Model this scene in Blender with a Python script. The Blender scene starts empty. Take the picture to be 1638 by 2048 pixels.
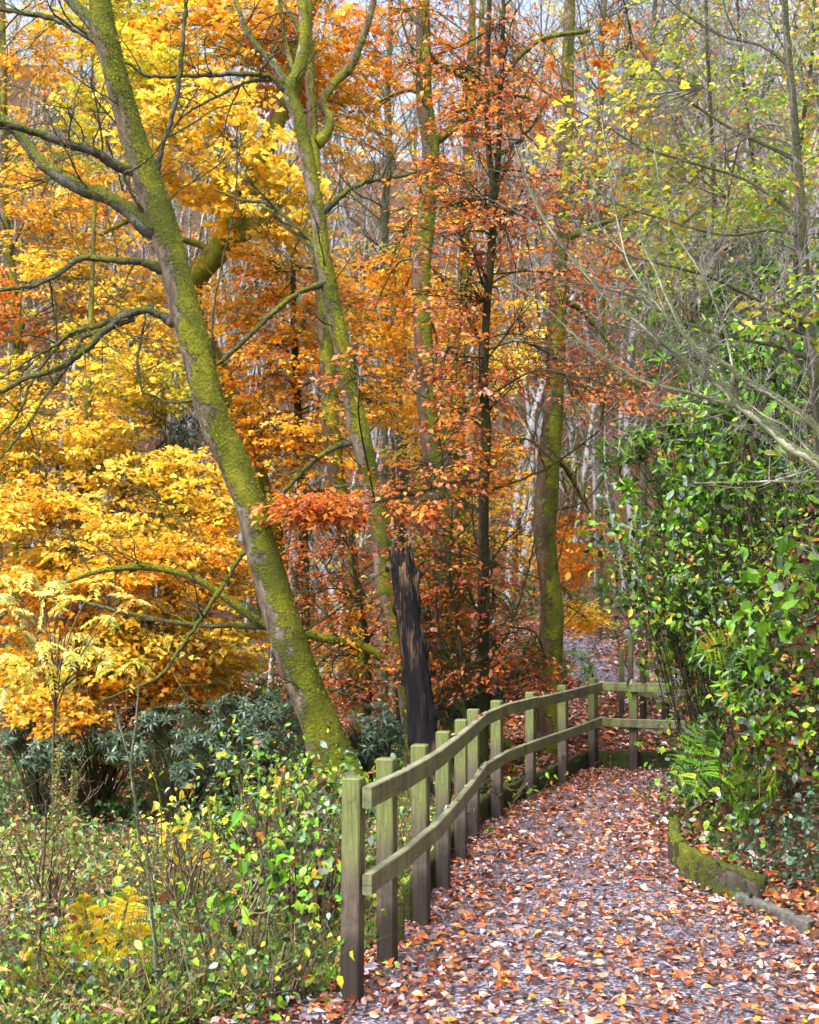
import bpy, math, numpy as np
from mathutils import Vector
R = np.random.default_rng(7)
F = 2400.0; CX = 819.0; HY = 1220.0; CH = 1.7
def W(px, py, Y): return np.array([(px-CX)/F*Y, Y, CH-(py-HY)/F*Y])
def nrm(a): return a/np.maximum(np.linalg.norm(a, axis=-1, keepdims=True), 1e-9)
scene = bpy.context.scene; COL = scene.collection
UP = np.array([0, 0, 1.0])

# ------------------------------------------------------------------ materials
class NT:
    def __init__(s, name):
        s.m = bpy.data.materials.new(name); s.m.use_nodes = True
        s.t = s.m.node_tree; s.t.nodes.clear()
    def n(s, typ, ins={}, **kw):
        nd = s.t.nodes.new('ShaderNode'+typ)
        for k, v in kw.items(): setattr(nd, k, v)
        for k, v in ins.items():
            if isinstance(v, bpy.types.NodeSocket): s.t.links.new(v, nd.inputs[k])
            else: nd.inputs[k].default_value = v
        return nd
    def out(s, surf): s.t.links.new(surf, s.n('OutputMaterial').inputs[0]); return s.m
    def noise(s, scale, vec=None, detail=4, rough=.6):
        i = {'Scale': scale, 'Detail': detail, 'Roughness': rough}
        if vec is not None: i['Vector'] = vec
        return s.n('TexNoise', i).outputs['Fac']
    def math(s, op, a, b=0.0, c=0.0, clamp=False): return s.n('Math', {0: a, 1: b, 2: c}, operation=op, use_clamp=clamp).outputs[0]
    def ramp(s, f, stops):
        nd = s.n('ValToRGB', {'Fac': f}); e = nd.color_ramp.elements
        while len(e) < len(stops): e.new(.5)
        for q, (p, c) in zip(e, stops): q.position = p; q.color = (*c, 1) if not isinstance(c, float) else (c, c, c, 1)
        return nd.outputs[0]
    def mix(s, f, a, b): 
        nd = s.n('Mix', data_type='RGBA')
        for k, v in ((0, f), (6, a), (7, b)):
            if isinstance(v, bpy.types.NodeSocket): s.t.links.new(v, nd.inputs[k])
            else: nd.inputs[k].default_value = v if k == 0 else (*v, 1)
        return nd.outputs[2]
    def bump(s, h, st, d=.01): return s.n('Bump', {'Height': h, 'Strength': st, 'Distance': d}).outputs[0]

def leaf_mat(name, rough, trans, spec=.5, tsat=1.0):
    k = NT(name); a = k.n('Attribute', attribute_name='tint')
    nz = k.noise(18.0, k.n('TexCoord').outputs['Object'], 2)
    c = k.mix(k.math('MULTIPLY_ADD', nz, .5, 0.0), a.outputs['Color'], (.02, .012, .004)) if False else a.outputs['Color']
    hv = k.n('HueSaturation', {'Color': c, 'Value': k.math('MULTIPLY_ADD', nz, .6, .7)}).outputs[0]
    p = k.n('BsdfPrincipled', {'Base Color': hv, 'Roughness': rough, 'Specular IOR Level': spec})
    t = k.n('BsdfTranslucent', {'Color': hv})
    return k.out(k.n('MixShader', {0: trans, 1: p.outputs[0], 2: t.outputs[0]}).outputs[0])
M = {}
M['leaf'] = leaf_mat('autumn_leaf', .42, .45, .4)
M['gloss'] = leaf_mat('glossy_leaf', .32, .3, .5)
M['litter'] = leaf_mat('wet_fallen_leaf', .30, .06, .8)

def bark(name, base, dark, moss, amt, sc=1.0, side=(.72, -.3, .5), lichen=0.0, spec=.25):
    k = NT(name); tc = k.n('TexCoord').outputs['Object']
    mp = k.n('Mapping', {'Vector': tc, 'Scale': (sc, sc, sc*.35)}).outputs[0]
    n1 = k.noise(9, mp, 8, .7); n2 = k.noise(45, tc, 5, .7); n3 = k.noise(3.2, tc, 5, .65)
    c = k.mix(k.ramp(n1, [(.35, .0), (.65, 1.0)]), dark, base)
    if lichen: c = k.mix(k.ramp(k.noise(6.5, tc, 6, .7), [(.56, .0), (.62, lichen)]), c, (.30, .34, .27))
    g = k.n('NewGeometry').outputs['Normal']
    d = k.n('VectorMath', {0: g, 1: tuple(nrm(np.array(side)))}, operation='DOT_PRODUCT').outputs['Value']
    s_ = k.math('ADD', k.math('MULTIPLY', d, .30), k.math('MULTIPLY', n3, 1.45))
    s_ = k.math('ADD', s_, k.math('MULTIPLY', n2, .35))
    mk = k.ramp(s_, [(.86-amt, .0), (.98-amt, 1.0)])
    mc = k.mix(k.ramp(n2, [(.3, .0), (.7, 1.0)]), tuple(x*.45 for x in moss), tuple(x*1.35 for x in moss))
    mc = k.mix(k.ramp(k.noise(2.1, tc, 3), [(.42, .0), (.6, .85)]), mc, (moss[0]*.33, moss[1]*.4, moss[2]*.6))
    c = k.mix(mk, c, mc)
    h = k.math('ADD', k.math('MULTIPLY', n1, .8), k.math('MULTIPLY', k.math('MULTIPLY', mk, n2), 1.6))
    p = k.n('BsdfPrincipled', {'Base Color': c, 'Roughness': .8, 'Specular IOR Level': spec, 'Normal': k.bump(h, 1.0, .045)})
    return k.out(p.outputs[0])
MOSS = (.30, .32, .02)
M['moss'] = bark('mossy_bark', (.25, .21, .16), (.055, .04, .028), MOSS, .06, lichen=.6)
M['limbm'] = bark('mossy_limb_bark', (.13, .125, .10), (.03, .032, .028), (.20, .22, .02), -.02, side=(.1, -.1, 1), lichen=.35)
M['mossb'] = bark('mossy_brown_bark', (.15, .095, .055), (.045, .028, .018), MOSS, -.02, lichen=.35)
M['barkd'] = bark('dark_bark', (.085, .065, .045), (.025, .019, .015), (.07, .08, .015), .05)
M['barkr'] = bark('red_brown_bark', (.20, .095, .055), (.05, .026, .018), MOSS, .06)
M['pale'] = bark('pale_green_bark', (.38, .40, .28), (.24, .26, .17), (.16, .19, .07), .08, spec=.45)
M['grey'] = bark('grey_bark', (.15, .135, .12), (.06, .054, .05), (.11, .12, .03), .05, spec=.4)
M['far'] = bark('hazed_far_bark', (.40, .39, .41), (.24, .235, .25), (.2, .2, .1), -.1)  # bark colour paled to stand in for distance haze
M['twig'] = bark('pale_twig_bark', (.38, .35, .35), (.17, .15, .15), (.2, .2, .1), -.05, spec=.6)
M['dead'] = bark('dead_stalk', (.33, .24, .15), (.16, .10, .06), (.2, .16, .08), .0)

def simple(name, stops, sc, rough=.8, bump=.5, spec=.3, d=.01, stretch=(1, 1, 1)):
    k = NT(name); mp = k.n('Mapping', {'Vector': k.n('TexCoord').outputs['Object'], 'Scale': stretch}).outputs[0]
    n1 = k.noise(sc, mp, 9, .7)
    p = k.n('BsdfPrincipled', {'Base Color': k.ramp(n1, stops), 'Roughness': rough, 'Specular IOR Level': spec, 'Normal': k.bump(n1, bump, d)})
    return k.out(p.outputs[0])
M['soil'] = simple('leafy_soil', [(.3, (.02, .012, .008)), (.5, (.07, .035, .02)), (.7, (.17, .07, .03))], 7, .9, 1, .2, .04)
M['pathm'] = simple('wet_path_gravel', [(.43, (.015, .013, .018)), (.51, (.10, .09, .12)), (.61, (.34, .32, .42))], 48, .36, 1, 1.0, .010)  # pale lavender flecks paint sky glare into the wet gravel
M['stone'] = simple('concrete_kerb', [(.3, (.04, .038, .035)), (.7, (.13, .125, .115))], 30, .7, .6)
M['char'] = None
k = NT('charred_wood'); tc = k.n('TexCoord').outputs['Object']
mp = k.n('Mapping', {'Vector': tc, 'Scale': (1, 1, .16)}).outputs[0]
n1 = k.noise(16, mp, 8, .72); n2 = k.noise(2.6, mp, 4, .6)
c = k.mix(k.ramp(n1, [(.50, .0), (.61, .9)]), (.012, .011, .012), (.24, .155, .095))
zz = k.n('SeparateXYZ', {0: tc}).outputs[2]; c = k.mix(k.ramp(k.math('ADD', n2, k.math('MULTIPLY', zz, .11)), [(.56, .93), (.70, .1)]), c, (.008, .008, .011))
M['char'] = k.out(k.n('BsdfPrincipled', {'Base Color': c, 'Roughness': .7, 'Specular IOR Level': .1, 'Normal': k.bump(n1, 1, .05)}).outputs[0])
def timber(name, lo, mid, top, zs):
    k = NT(name); tc = k.n('TexCoord').outputs['Object']
    g = k.n('SeparateXYZ', {0: tc}); n3 = k.noise(5, tc, 5, .7)
    mp = k.n('Mapping', {'Vector': tc, 'Scale': (22, 22, 1.3)}).outputs[0]; n1 = k.noise(4, mp, 6, .7)
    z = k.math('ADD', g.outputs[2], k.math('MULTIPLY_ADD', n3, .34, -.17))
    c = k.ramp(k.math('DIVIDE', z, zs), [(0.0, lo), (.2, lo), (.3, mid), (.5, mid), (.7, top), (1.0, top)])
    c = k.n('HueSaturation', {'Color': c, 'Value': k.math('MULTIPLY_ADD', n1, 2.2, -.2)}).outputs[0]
    c = k.mix(k.ramp(k.noise(14, tc, 6, .75), [(.5, .0), (.68, .75)]), c, (.035, .032, .022))
    return k.out(k.n('BsdfPrincipled', {'Base Color': c, 'Roughness': .62, 'Specular IOR Level': .4, 'Normal': k.bump(n1, .7, .006)}).outputs[0])
M['post'] = timber('weathered_post_wood', (.03, .022, .019), (.10, .08, .06), (.125, .15, .045), 1.0)  # dark lower stain, deepened to paint contact shade at the ground
k = NT('weathered_rail_wood'); tc = k.n('TexCoord').outputs['Object']
n1 = k.noise(3, k.n('Mapping', {'Vector': tc, 'Scale': (1.4, 1.4, 28)}).outputs[0], 7, .7); n2 = k.noise(3.1, tc, 5, .65); n3 = k.noise(16, k.n('Mapping', {'Vector': tc, 'Scale': (1, 1, .25)}).outputs[0], 4)
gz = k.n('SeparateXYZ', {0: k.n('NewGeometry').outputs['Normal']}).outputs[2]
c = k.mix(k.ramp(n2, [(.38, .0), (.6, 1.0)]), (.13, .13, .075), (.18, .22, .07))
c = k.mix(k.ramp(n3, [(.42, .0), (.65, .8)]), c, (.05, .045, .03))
c = k.mix(k.ramp(gz, [(.5, .0), (.9, .55)]), c, (.24, .24, .18))  # upward faces mixed towards a lighter tone
c = k.n('HueSaturation', {'Color': c, 'Value': k.math('MULTIPLY_ADD', n1, 1.9, -.05)}).outputs[0]
M['rail'] = k.out(k.n('BsdfPrincipled', {'Base Color': c, 'Roughness': .5, 'Specular IOR Level': .5, 'Normal': k.bump(n1, .6, .004)}).outputs[0])
M['edge'] = bark('mossy_sleeper', (.12, .10, .075), (.03, .025, .02), (.20, .23, .02), -.04, side=(-.2, -.1, .9), sc=1.4)
M['edged'] = bark('dark_mossy_board', (.04, .035, .025), (.015, .013, .01), (.07, .085, .015), .25, side=(0, 0, 1))

# ------------------------------------------------------------------ mesh tools
class MB:
    def __init__(s): s.V = []; s.Fq = []; s.C = []; s.n = 0
    def add(s, V, Q, C=None):
        V = V.reshape(-1, 3); s.V.append(V); s.Fq.append(Q.reshape(-1, 4)+s.n)
        s.C.append(np.ones((Q.reshape(-1, 4).shape[0], 3))*(C if C is not None else 1.0)); s.n += len(V)
    def build(s, name, mat, parent=None, smooth=True):
        if not s.V: return None
        V = np.concatenate(s.V); Q = np.concatenate(s.Fq); C = np.concatenate(s.C)
        if parent is not None: V = V-np.array(parent.location)
        me = bpy.data.meshes.new(name)
        me.vertices.add(len(V)); me.vertices.foreach_set('co', V.astype(np.float32).ravel())
        me.loops.add(Q.size); me.loops.foreach_set('vertex_index', Q.astype(np.int32).ravel())
        me.polygons.add(len(Q)); me.polygons.foreach_set('loop_start', np.arange(0, Q.size, 4, dtype=np.int32))
        me.polygons.foreach_set('use_smooth', np.full(len(Q), smooth))
        a = me.attributes.new('tint', 'FLOAT_COLOR', 'FACE')
        a.data.foreach_set('color', np.concatenate([C, np.ones((len(C), 1))], 1).astype(np.float32).ravel())
        me.materials.append(M[mat] if isinstance(mat, str) else mat)
        me.update(calc_edges=True); me.validate()
        o = bpy.data.objects.new(name, me); COL.objects.link(o)
        if parent is not None: o.parent = parent
        return o
def thing(name, label, cat, loc=(0, 0, 0), group=None):
    o = bpy.data.objects.new(name, None); COL.objects.link(o); o.location = [float(x) for x in loc]; o.empty_display_size = .2
    o['label'] = label; o['category'] = cat
    if group: o['group'] = group
    return o
def tag(o, kind, label=None, cat=None):
    o['kind'] = kind
    if label: o['label'] = label; o['category'] = cat
    return o
REF = nrm(np.array([.11, 1, .13]))
def tubes(mb, P, Rd, sides=4, lump=0.0, cap=True):
    """P (N,K,3), Rd (N,K)"""
    P = np.asarray(P, float); Rd = np.asarray(Rd, float)
    if P.ndim == 2: P = P[None]; Rd = Rd[None]
    N, K, _ = P.shape
    T = nrm(np.gradient(P, axis=1)); A = nrm(np.cross(T, REF)); B = np.cross(T, A)
    th = np.linspace(0, 2*np.pi, sides, endpoint=False)
    rr = Rd[:, :, None]*np.ones(sides)
    if lump:
        ph = R.uniform(0, 6.28, 8); s = np.linspace(0, 1, K)[None, :, None]*K
        th_ = th[None, None, :]
        rr = rr*(1+lump*(.5*np.sin(2*th_+s*.21+ph[0])+.4*np.sin(3*th_-s*.33+ph[1])+.3*np.sin(5*th_+s*.6+ph[2])+.35*np.sin(s*.5+ph[3]+th_)+R.normal(0, .28, rr.shape)))
    V = P[:, :, None]+rr[..., None]*(np.cos(th)[None, None, :, None]*A[:, :, None]+np.sin(th)[None, None, :, None]*B[:, :, None])
    i = np.arange(N)[:, None, None]*K*sides; kk = np.arange(K-1)[None, :, None]*sides; j = np.arange(sides)[None, None, :]; j2 = (j+1) % sides
    Q = np.stack([i+kk+j, i+kk+j2, i+kk+sides+j2, i+kk+sides+j], -1)
    mb.add(V, Q)
    return P
def spline(pts, m):
    pts = np.array(pts, float); n = len(pts)
    if n < 3:
        t = np.linspace(0, 1, m)[:, None]; return pts[0]*(1-t)+pts[-1]*t
    e = np.vstack([2*pts[0]-pts[1], pts, 2*pts[-1]-pts[-2]])
    u = np.linspace(0, n-1-1e-6, m); i = u.astype(int); f = (u-i)[:, None]
    a, b, c, d = e[i], e[i+1], e[i+2], e[i+3]
    return .5*(2*b+(c-a)*f+(2*a-5*b+4*c-d)*f*f+(3*b-a-3*c+d)*f**3)
def pxline(L, Y0, Y1=None, m=24):
    """L rows (px,py,width_px) -> points, radii (depth runs from Y0 to Y1)"""
    L = np.array(L, float); Y1 = Y0 if Y1 is None else Y1
    Ys = np.linspace(Y0, Y1, len(L))
    P = np.array([W(a[0], a[1], y) for a, y in zip(L, Ys)])
    S = spline(np.hstack([P, (L[:, 2]*Ys/F/2)[:, None]]), m)
    return S[:, :3], S[:, 3]
# leaves -------------------------------------------------------------
T4 = np.array([[0, 0, 0], [.45, .5, .12], [1, 0, -.08], [.45, -.5, .12]]); Q4 = np.array([[0, 3, 2, 1]])
T8 = np.array([[0, 0, 0], [.33, 0, 0], [.7, 0, 0], [1, 0, 0], [.27, .42, .1], [.66, .38, .1], [.27, -.42, .1], [.66, -.38, .1]])
Q8 = np.array([[0, 6, 1, 4], [1, 6, 7, 2], [1, 2, 5, 4], [2, 7, 3, 5]])
def leaves(mb, P, D, Nn, L, Wd, C, fine=False, curl=.15):
    N = len(P); D = nrm(D); S = nrm(np.cross(Nn, D)); U = np.cross(D, S)
    T, Q = (T8, Q8) if fine else (T4, Q4)
    T = np.repeat(T[None], N, 0).copy(); cu = R.normal(curl, .5*abs(curl)+.05, (N, 1))
    T[:, :, 2] -= cu*T[:, :, 0]**2
    if fine: T[:, :, 2] += R.normal(0, .05, T.shape[:2]); T[:, :, 2] *= R.uniform(-.4, 2.2, (N, 1)); T[:, :, 1] *= R.uniform(.75, 1.1, (N, 1))
    L = np.broadcast_to(L, (N,)); Wd = np.broadcast_to(Wd, (N,))
    V = P[:, None]+(T[:, :, :1]-.5)*L[:, None, None]*D[:, None]+T[:, :, 1:2]*Wd[:, None, None]*S[:, None]+T[:, :, 2:]*L[:, None, None]*U[:, None]
    Qs = Q[None]+np.arange(N)[:, None, None]*T.shape[1]
    mb.add(V, Qs, np.repeat(C, len(Q), 0))
def pal(name, n):
    p, w = PAL[name]; p = np.array(p); w = np.array(w, float); c = p[R.choice(len(p), n, p=w/w.sum())]
    return np.clip(c*R.lognormal(0, .17, (n, 1))*R.normal(1, .07, (n, 3)), .004, .92)
PAL = {
 'yellow': ([(.86, .58, .04), (.86, .48, .03), (.88, .70, .16), (.78, .36, .02), (.62, .56, .06)], [4, 3, 2.4, 1, .9]),
 'gold': ([(.80, .38, .02), (.85, .52, .04), (.70, .25, .015), (.86, .64, .14)], [4, 3, 2, 1]),
 'lime': ([(.52, .50, .04), (.72, .56, .05), (.34, .40, .04), (.78, .45, .03)], [3, 3, 1.5, 1]),
 'orange': ([(.66, .19, .012), (.74, .28, .02), (.50, .11, .012), (.78, .40, .04)], [4, 3, 2, 1]),
 'mixed': ([(.66, .19, .015), (.78, .36, .02), (.86, .55, .05), (.45, .11, .02)], [3, 3, 2.5, 1]),
 'copper': ([(.42, .09, .03), (.66, .19, .02), (.27, .05, .03), (.78, .33, .025), (.56, .29, .23)], [3.4, 3, 2.2, 2.2, 1.5]),  # last, pale pink entry is a painted glint on the leaves
 'copperd': ([(.44, .10, .03), (.60, .17, .02), (.30, .07, .035), (.66, .26, .03), (.5, .26, .18)], [4, 3, 2, 1, .8]),
 'spring': ([(.28, .42, .03), (.52, .54, .04), (.14, .26, .03), (.72, .50, .04), (.55, .22, .03)], [4, 2, 2.6, .8, .6]),
 'green': ([(.10, .25, .014), (.19, .40, .018), (.028, .07, .012), (.32, .46, .03), (.17, .27, .19)], [4, 2.6, 5, .9, .7]),  # dark entry paints bush-interior shade, pale blue-green the sky sheen
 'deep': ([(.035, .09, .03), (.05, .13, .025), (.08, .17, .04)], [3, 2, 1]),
 'bluegreen': ([(.035, .075, .045), (.055, .11, .06), (.10, .16, .08), (.03, .05, .03)], [3, 3, 1.3, 1]),
 'bramble': ([(.10, .24, .014), (.20, .39, .018), (.026, .06, .016), (.40, .44, .03), (.60, .28, .03), (.26, .07, .025), (.22, .32, .26)], [4, 2.8, 5.5, 1.0, .4, .5, 1.0]),  # dark entry paints thicket shade; pale blue-green covers leaf undersides and sky sheen
 'cream': ([(.74, .72, .20), (.76, .62, .10), (.55, .60, .14)], [3, 2, 1]),
 'litter': ([(.26, .075, .03), (.40, .12, .03), (.14, .045, .028), (.07, .028, .022), (.42, .24, .15), (.60, .24, .03), (.30, .17, .15), (.36, .31, .37)], [5, 3.2, 4.6, 3.6, 1.6, .8, 2.6, 2.3]),  # lavender entry stands in for sky sheen on wet leaves
 'litterd': ([(.30, .10, .04), (.42, .14, .03), (.16, .05, .025), (.45, .27, .19)], [4, 3, 3, 1.5]),
 'fern': ([(.74, .62, .04), (.78, .52, .03), (.42, .42, .04)], [4, 2, 1]),
 'fernb': ([(.34, .16, .05), (.22, .09, .03)], [1, 1]),
 'grass': ([(.12, .22, .03), (.22, .28, .05), (.40, .34, .12), (.30, .2, .09)], [3, 3, 2, 1.4]),
 'herb': ([(.17, .27, .04), (.36, .40, .05), (.05, .09, .03), (.36, .28, .10), (.42, .42, .12)], [3, 2, 3, 1, 1]),
 'dry': ([(.30, .17, .08), (.42, .30, .17), (.18, .10, .05)], [2, 2, 2]),
}
def clumpy(P, f, seed):
    r = np.random.default_rng(seed); v = 0
    for i in range(5):
        k = r.normal(0, f*(1+.5*i), 3); v = v+np.sin(P@k+r.uniform(0, 6.28))/(1+.3*i)
    return v
def ellip(c, r, n, shell=0.0):
    u = nrm(R.normal(size=(n, 3))); q = R.uniform(shell, 1, (n, 1))**(1/3 if not shell else .6)
    return c+u*q*r
def sprays(mb, tw, C, D, n, Ls, leaf, wd, pn, flat=.4, fine=False, droop=.12):
    """leafy sprays at C heading D; n leaves on each; twig axis added to tw"""
    S = len(C); D = nrm(D*np.array([1, 1, .35])+R.normal(0, .05, D.shape)); Sd = nrm(np.cross(UP, D)+R.normal(0, .22, D.shape))
    Ls = Ls*R.uniform(.6, 1.35, (S, 1))
    t = R.uniform(0, 1, (S, n)); sg = R.choice([-1, 1], (S, n)); q = R.uniform(0, 1, (S, n))
    off = sg*q*.42*(1.05-.7*t)*Ls
    bp = lambda t_: C[:, None]+D[:, None]*((t_-.35)*Ls)[..., None]-UP*((t_**2)*Ls*droop)[..., None]
    P = bp(t)+Sd[:, None]*off[..., None]+R.normal(0, .022, (S, n, 3))
    dd = D[:, None]*.7+Sd[:, None]*(sg*(.4+.6*q))[..., None]+R.normal(0, .3, (S, n, 3))-UP*.12
    nn = UP+R.normal(0, flat, (S, n, 3))
    base = pal(pn, S); c = pal(pn, S*n).reshape(S, n, 3)*.6+base[:, None]*.4
    sz = leaf*R.uniform(.65, 1.25, S*n)
    leaves(mb, P.reshape(-1, 3), dd.reshape(-1, 3), nn.reshape(-1, 3), sz, sz*wd, c.reshape(-1, 3), fine)
    if tw is not None:
        tt = np.linspace(-.1, .95, 4)[None]*np.ones((S, 1)); A = bp(tt)
        tubes(tw, A, np.linspace(1, .35, 4)[None]*np.full((S, 1), .0035), 3)
        for s_ in (-1, 1):
            for f0 in (.15, .45):
                st = bp(np.full((S, 1), f0)); e = st+(D*.25+Sd*s_*.36*(1.1-f0))[:, None]*Ls[:, :, None]
                tubes(tw, np.concatenate([st, (st+e)/2+UP*.01, e], 1), np.array([[.0026, .002, .0012]])*np.ones((S, 1)), 3)
def wander(S0, D0, L, K, wob, grav=0.0):
    N = len(S0); P = np.zeros((N, K, 3)); P[:, 0] = S0; d = nrm(D0); L = np.broadcast_to(L, (N,))
    w = R.normal(0, wob, (N, 3))
    for k_ in range(1, K):
        w = w*.5+R.normal(0, wob, (N, 3)); d = nrm(d+w+UP*grav); P[:, k_] = P[:, k_-1]+d*(L/(K-1))[:, None]
    return P
def twigs(mb, path, rad, n, L, depth=2, up=.25, r0=.012, lo=.15, away=None):
    """random twigs growing from a path"""
    i = R.uniform(lo, .98, n)*(len(path)-1); a = i.astype(int); f = (i-a)[:, None]
    S0 = path[a]*(1-f)+path[np.minimum(a+1, len(path)-1)]*f
    T = nrm(path[np.minimum(a+1, len(path)-1)]-path[a]); 
    D = nrm(np.cross(T, R.normal(size=(n, 3)))+T*R.uniform(.2, .9, (n, 1))+UP*up)
    if away is not None: D = nrm(D+np.array(away))
    Ln = L*R.uniform(.4, 1.3, n); P = wander(S0, D, Ln, 8, .16, up*.15)
    rr = np.minimum(r0, rad[a]*.6)*R.uniform(.5, 1.1, n)
    tubes(mb, P, rr[:, None]*np.linspace(1, .25, 8)[None], 4)
    for lev in range(depth-1):
        m = 5 if lev == 0 else 3; P_ = P; n_ = len(P_)
        k_ = R.integers(1, P_.shape[1]-1, (n_, m)); S1 = np.take_along_axis(P_, k_[:, :, None].repeat(3, 2), 1).reshape(-1, 3)
        D1 = nrm(P_[:, -1]-P_[:, 0])[:, None].repeat(m, 1).reshape(-1, 3)
        D1 = nrm(D1+R.normal(0, .65, D1.shape)); L1 = np.repeat(Ln, m)*.45*R.uniform(.4, 1.2, n_*m)
        r1 = np.repeat(rr, m)*.5; Pn = wander(S1, D1, L1, 6, .14, up*.1)
        tubes(mb, Pn, np.maximum(r1[:, None]*np.linspace(1, .4, 6)[None], .0012), 3)
        P, rr, Ln = Pn, r1, L1
    return P

# ------------------------------------------------------------------ terrain
posts_px = [(703, 1555), (775, 1525), (844, 1490), (886, 1462), (921, 1437), (946, 1418), (994, 1400), (1061, 1385), (1127, 1371), (1187, 1357.5), (1268, 1359)]
PH = .97
PP = np.array([[(x-CX)/F*((CH-PH)*F/(y-HY)), (CH-PH)*F/(y-HY)] for x, y in posts_px])
LP = np.array([(-4.0, 1), (-1.9, 3.6), (-1.15, 4.6), (-.62, 5.05), (-.33, 5.25)]+[tuple(p+np.array([-.07, .06])) for p in PP[1:]]+[(3.3, 12.85), (4.6, 12.9), (9, 13.0)])
RP = np.array([(2.9, 1), (2.35, 4.4), (2.08, 6.2), (1.93, 7.0), (1.86, 7.8), (1.90, 8.7), (2.1, 9.8), (2.45, 10.8), (3.1, 11.5), (4.6, 11.6), (9, 11.6)])
def sdist(x, y, PL):
    best = np.full(x.shape, 1e9); sg = np.ones(x.shape)
    for a, b in zip(PL[:-1], PL[1:]):
        d = b-a; l2 = d@d; t = np.clip(((x-a[0])*d[0]+(y-a[1])*d[1])/l2, 0, 1)
        ex = x-a[0]-t*d[0]; ey = y-a[1]-t*d[1]; q = np.hypot(ex, ey); cr = d[0]*ey-d[1]*ex
        m = q < best-1e-9; best = np.where(m, q, best); sg = np.where(m, np.sign(cr), sg)
    return best*sg
def ss(x, a, b): t = np.clip((x-a)/(b-a), 0, 1); return t*t*(3-2*t)
def H(x, y):
    x = np.asarray(x, float); y = np.asarray(y, float)
    sL = sdist(x, y, LP); sR = -sdist(x, y, RP)
    nz = .03*np.sin(x*3.1+y*1.7)+.03*np.sin(x*1.3-y*2.3+1)+.02*np.sin(x*6.1+1.3*y)
    l = np.clip(sL, 0, None)
    left = -.06*ss(l, 0, .15)-.17*np.clip(l, 0, 5.5)-.0*l
    bey = .0+.093*np.clip(y-12.9, 0, 13)
    wb = ss(x-(y-13)*.05, -.6, 2.0)*ss(y, 12.2, 14)
    z = left*(1-wb)+bey*wb
    zl = np.where(sL > 0, z, 0)
    zl = zl+np.where(sL > 0, 1.25*np.clip(x-4.1-.13*(y-13), 0, 3.2)*ss(y, 12.9, 14), 0)
    r = np.clip(sR, 0, None); sh = .12+.55*ss(-y, -9, -6.4)
    zr = .1*ss(r, 0, .06)+(1.6+1.2*ss(y, 7.5, 9))*np.clip(r-sh, 0, .7)+1.6*np.clip(r-sh-.7, 0, 1.6)+.7*np.clip(r-sh-2.3, 0, 8)+.1*np.sin(x*4+y*3)*ss(r, .3, 1)
    z = np.where(sR > 0, zr, zl)
    z = z+.07*np.clip(y-24, 0, 12)+.62*np.clip(y-36, 0, 62)+.35*np.clip(-x-8, 0, 60)*ss(y, 4, 30)+nz*np.where((sL > 0) | (sR > .2), ss(np.maximum(sL, sR), .1, 1.2)*2, .1)
    return z
def hit(px, py, Y0=4.0, Y1=60):
    Ys = np.arange(Y0, Y1, .05); x = (px-CX)/F*Ys; z = CH-(py-HY)/F*Ys
    m = np.where(H(x, Ys) > z)[0]
    return None if len(m) == 0 else np.array([x[m[0]], Ys[m[0]], z[m[0]]])
def grid1(lo, a, b, hi, fine, n):
    u = np.linspace(0, 1, n); l = a-(a-lo)*u[::-1]**2.2; r = b+(hi-b)*u**2.2
    return np.unique(np.round(np.concatenate([l, np.arange(a, b, fine), r]), 4))
gx = grid1(-110, -4, 7, 110, .09, 60); gy = grid1(-12, 3, 16, 130, .09, 80)
X, Yg = np.meshgrid(gx, gy); Z = H(X, Yg)
sLg = sdist(X, Yg, LP); sRg = -sdist(X, Yg, RP)
Z = Z-np.where((sLg < 0) & (sRg < 0), .02, 0)
mb = MB(); ny, nx = X.shape; I = np.arange(nx*ny).reshape(ny, nx)
mb.add(np.stack([X, Yg, Z], -1), np.stack([I[:-1, :-1], I[:-1, 1:], I[1:, 1:], I[1:, :-1]], -1))
tag(mb.build('ground', 'soil'), 'structure')
def resamp(PL, m):
    d = np.r_[0, np.cumsum(np.hypot(*np.diff(PL, axis=0).T))]; u = np.linspace(0, d[-1], m); return np.stack([np.interp(u, d, PL[:, 0]), np.interp(u, d, PL[:, 1])], 1)
a_, b_ = resamp(LP, 160), resamp(RP, 160); v = np.linspace(0, 1, 24)[None, :, None]
G = a_[:, None]*(1-v)+b_[:, None]*v
Zp = .004+.012*np.sin(G[..., 0]*2.7+G[..., 1]*1.9)*np.sin(G[..., 1]*3.3)*(v[..., 0]*(1-v[..., 0])*4)
I = np.arange(160*24).reshape(160, 24); mb = MB()
mb.add(np.concatenate([G, Zp[..., None]], -1), np.stack([I[:-1, :-1], I[:-1, 1:], I[1:, 1:], I[1:, :-1]], -1))
tag(mb.build('footpath', 'pathm'), 'structure')

cpt = resamp(np.array([(5.6, 15.6), (4.3, 17.2), (3.5, 19.0), (3.1, 21.0), (3.2, 23.0), (3.6, 25.5)]), 60); tp = nrm(np.gradient(cpt, axis=0)); sp_ = np.stack([tp[:, 1], -tp[:, 0]], 1)
G = cpt[:, None]+sp_[:, None]*np.linspace(-.75, .75, 9)[None, :, None]; I = np.arange(540).reshape(60, 9); mb = MB()
mb.add(np.concatenate([G, (H(G[..., 0], G[..., 1])+.012)[..., None]], -1), np.stack([I[:-1, :-1], I[1:, :-1], I[1:, 1:], I[:-1, 1:]], -1))
tag(mb.build('far_footpath', 'pathm'), 'structure')
def onfar(x, y): return np.min(np.hypot(x[:, None]-cpt[None, ::3, 0], y[:, None]-cpt[None, ::3, 1]), 1) < .7
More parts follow.
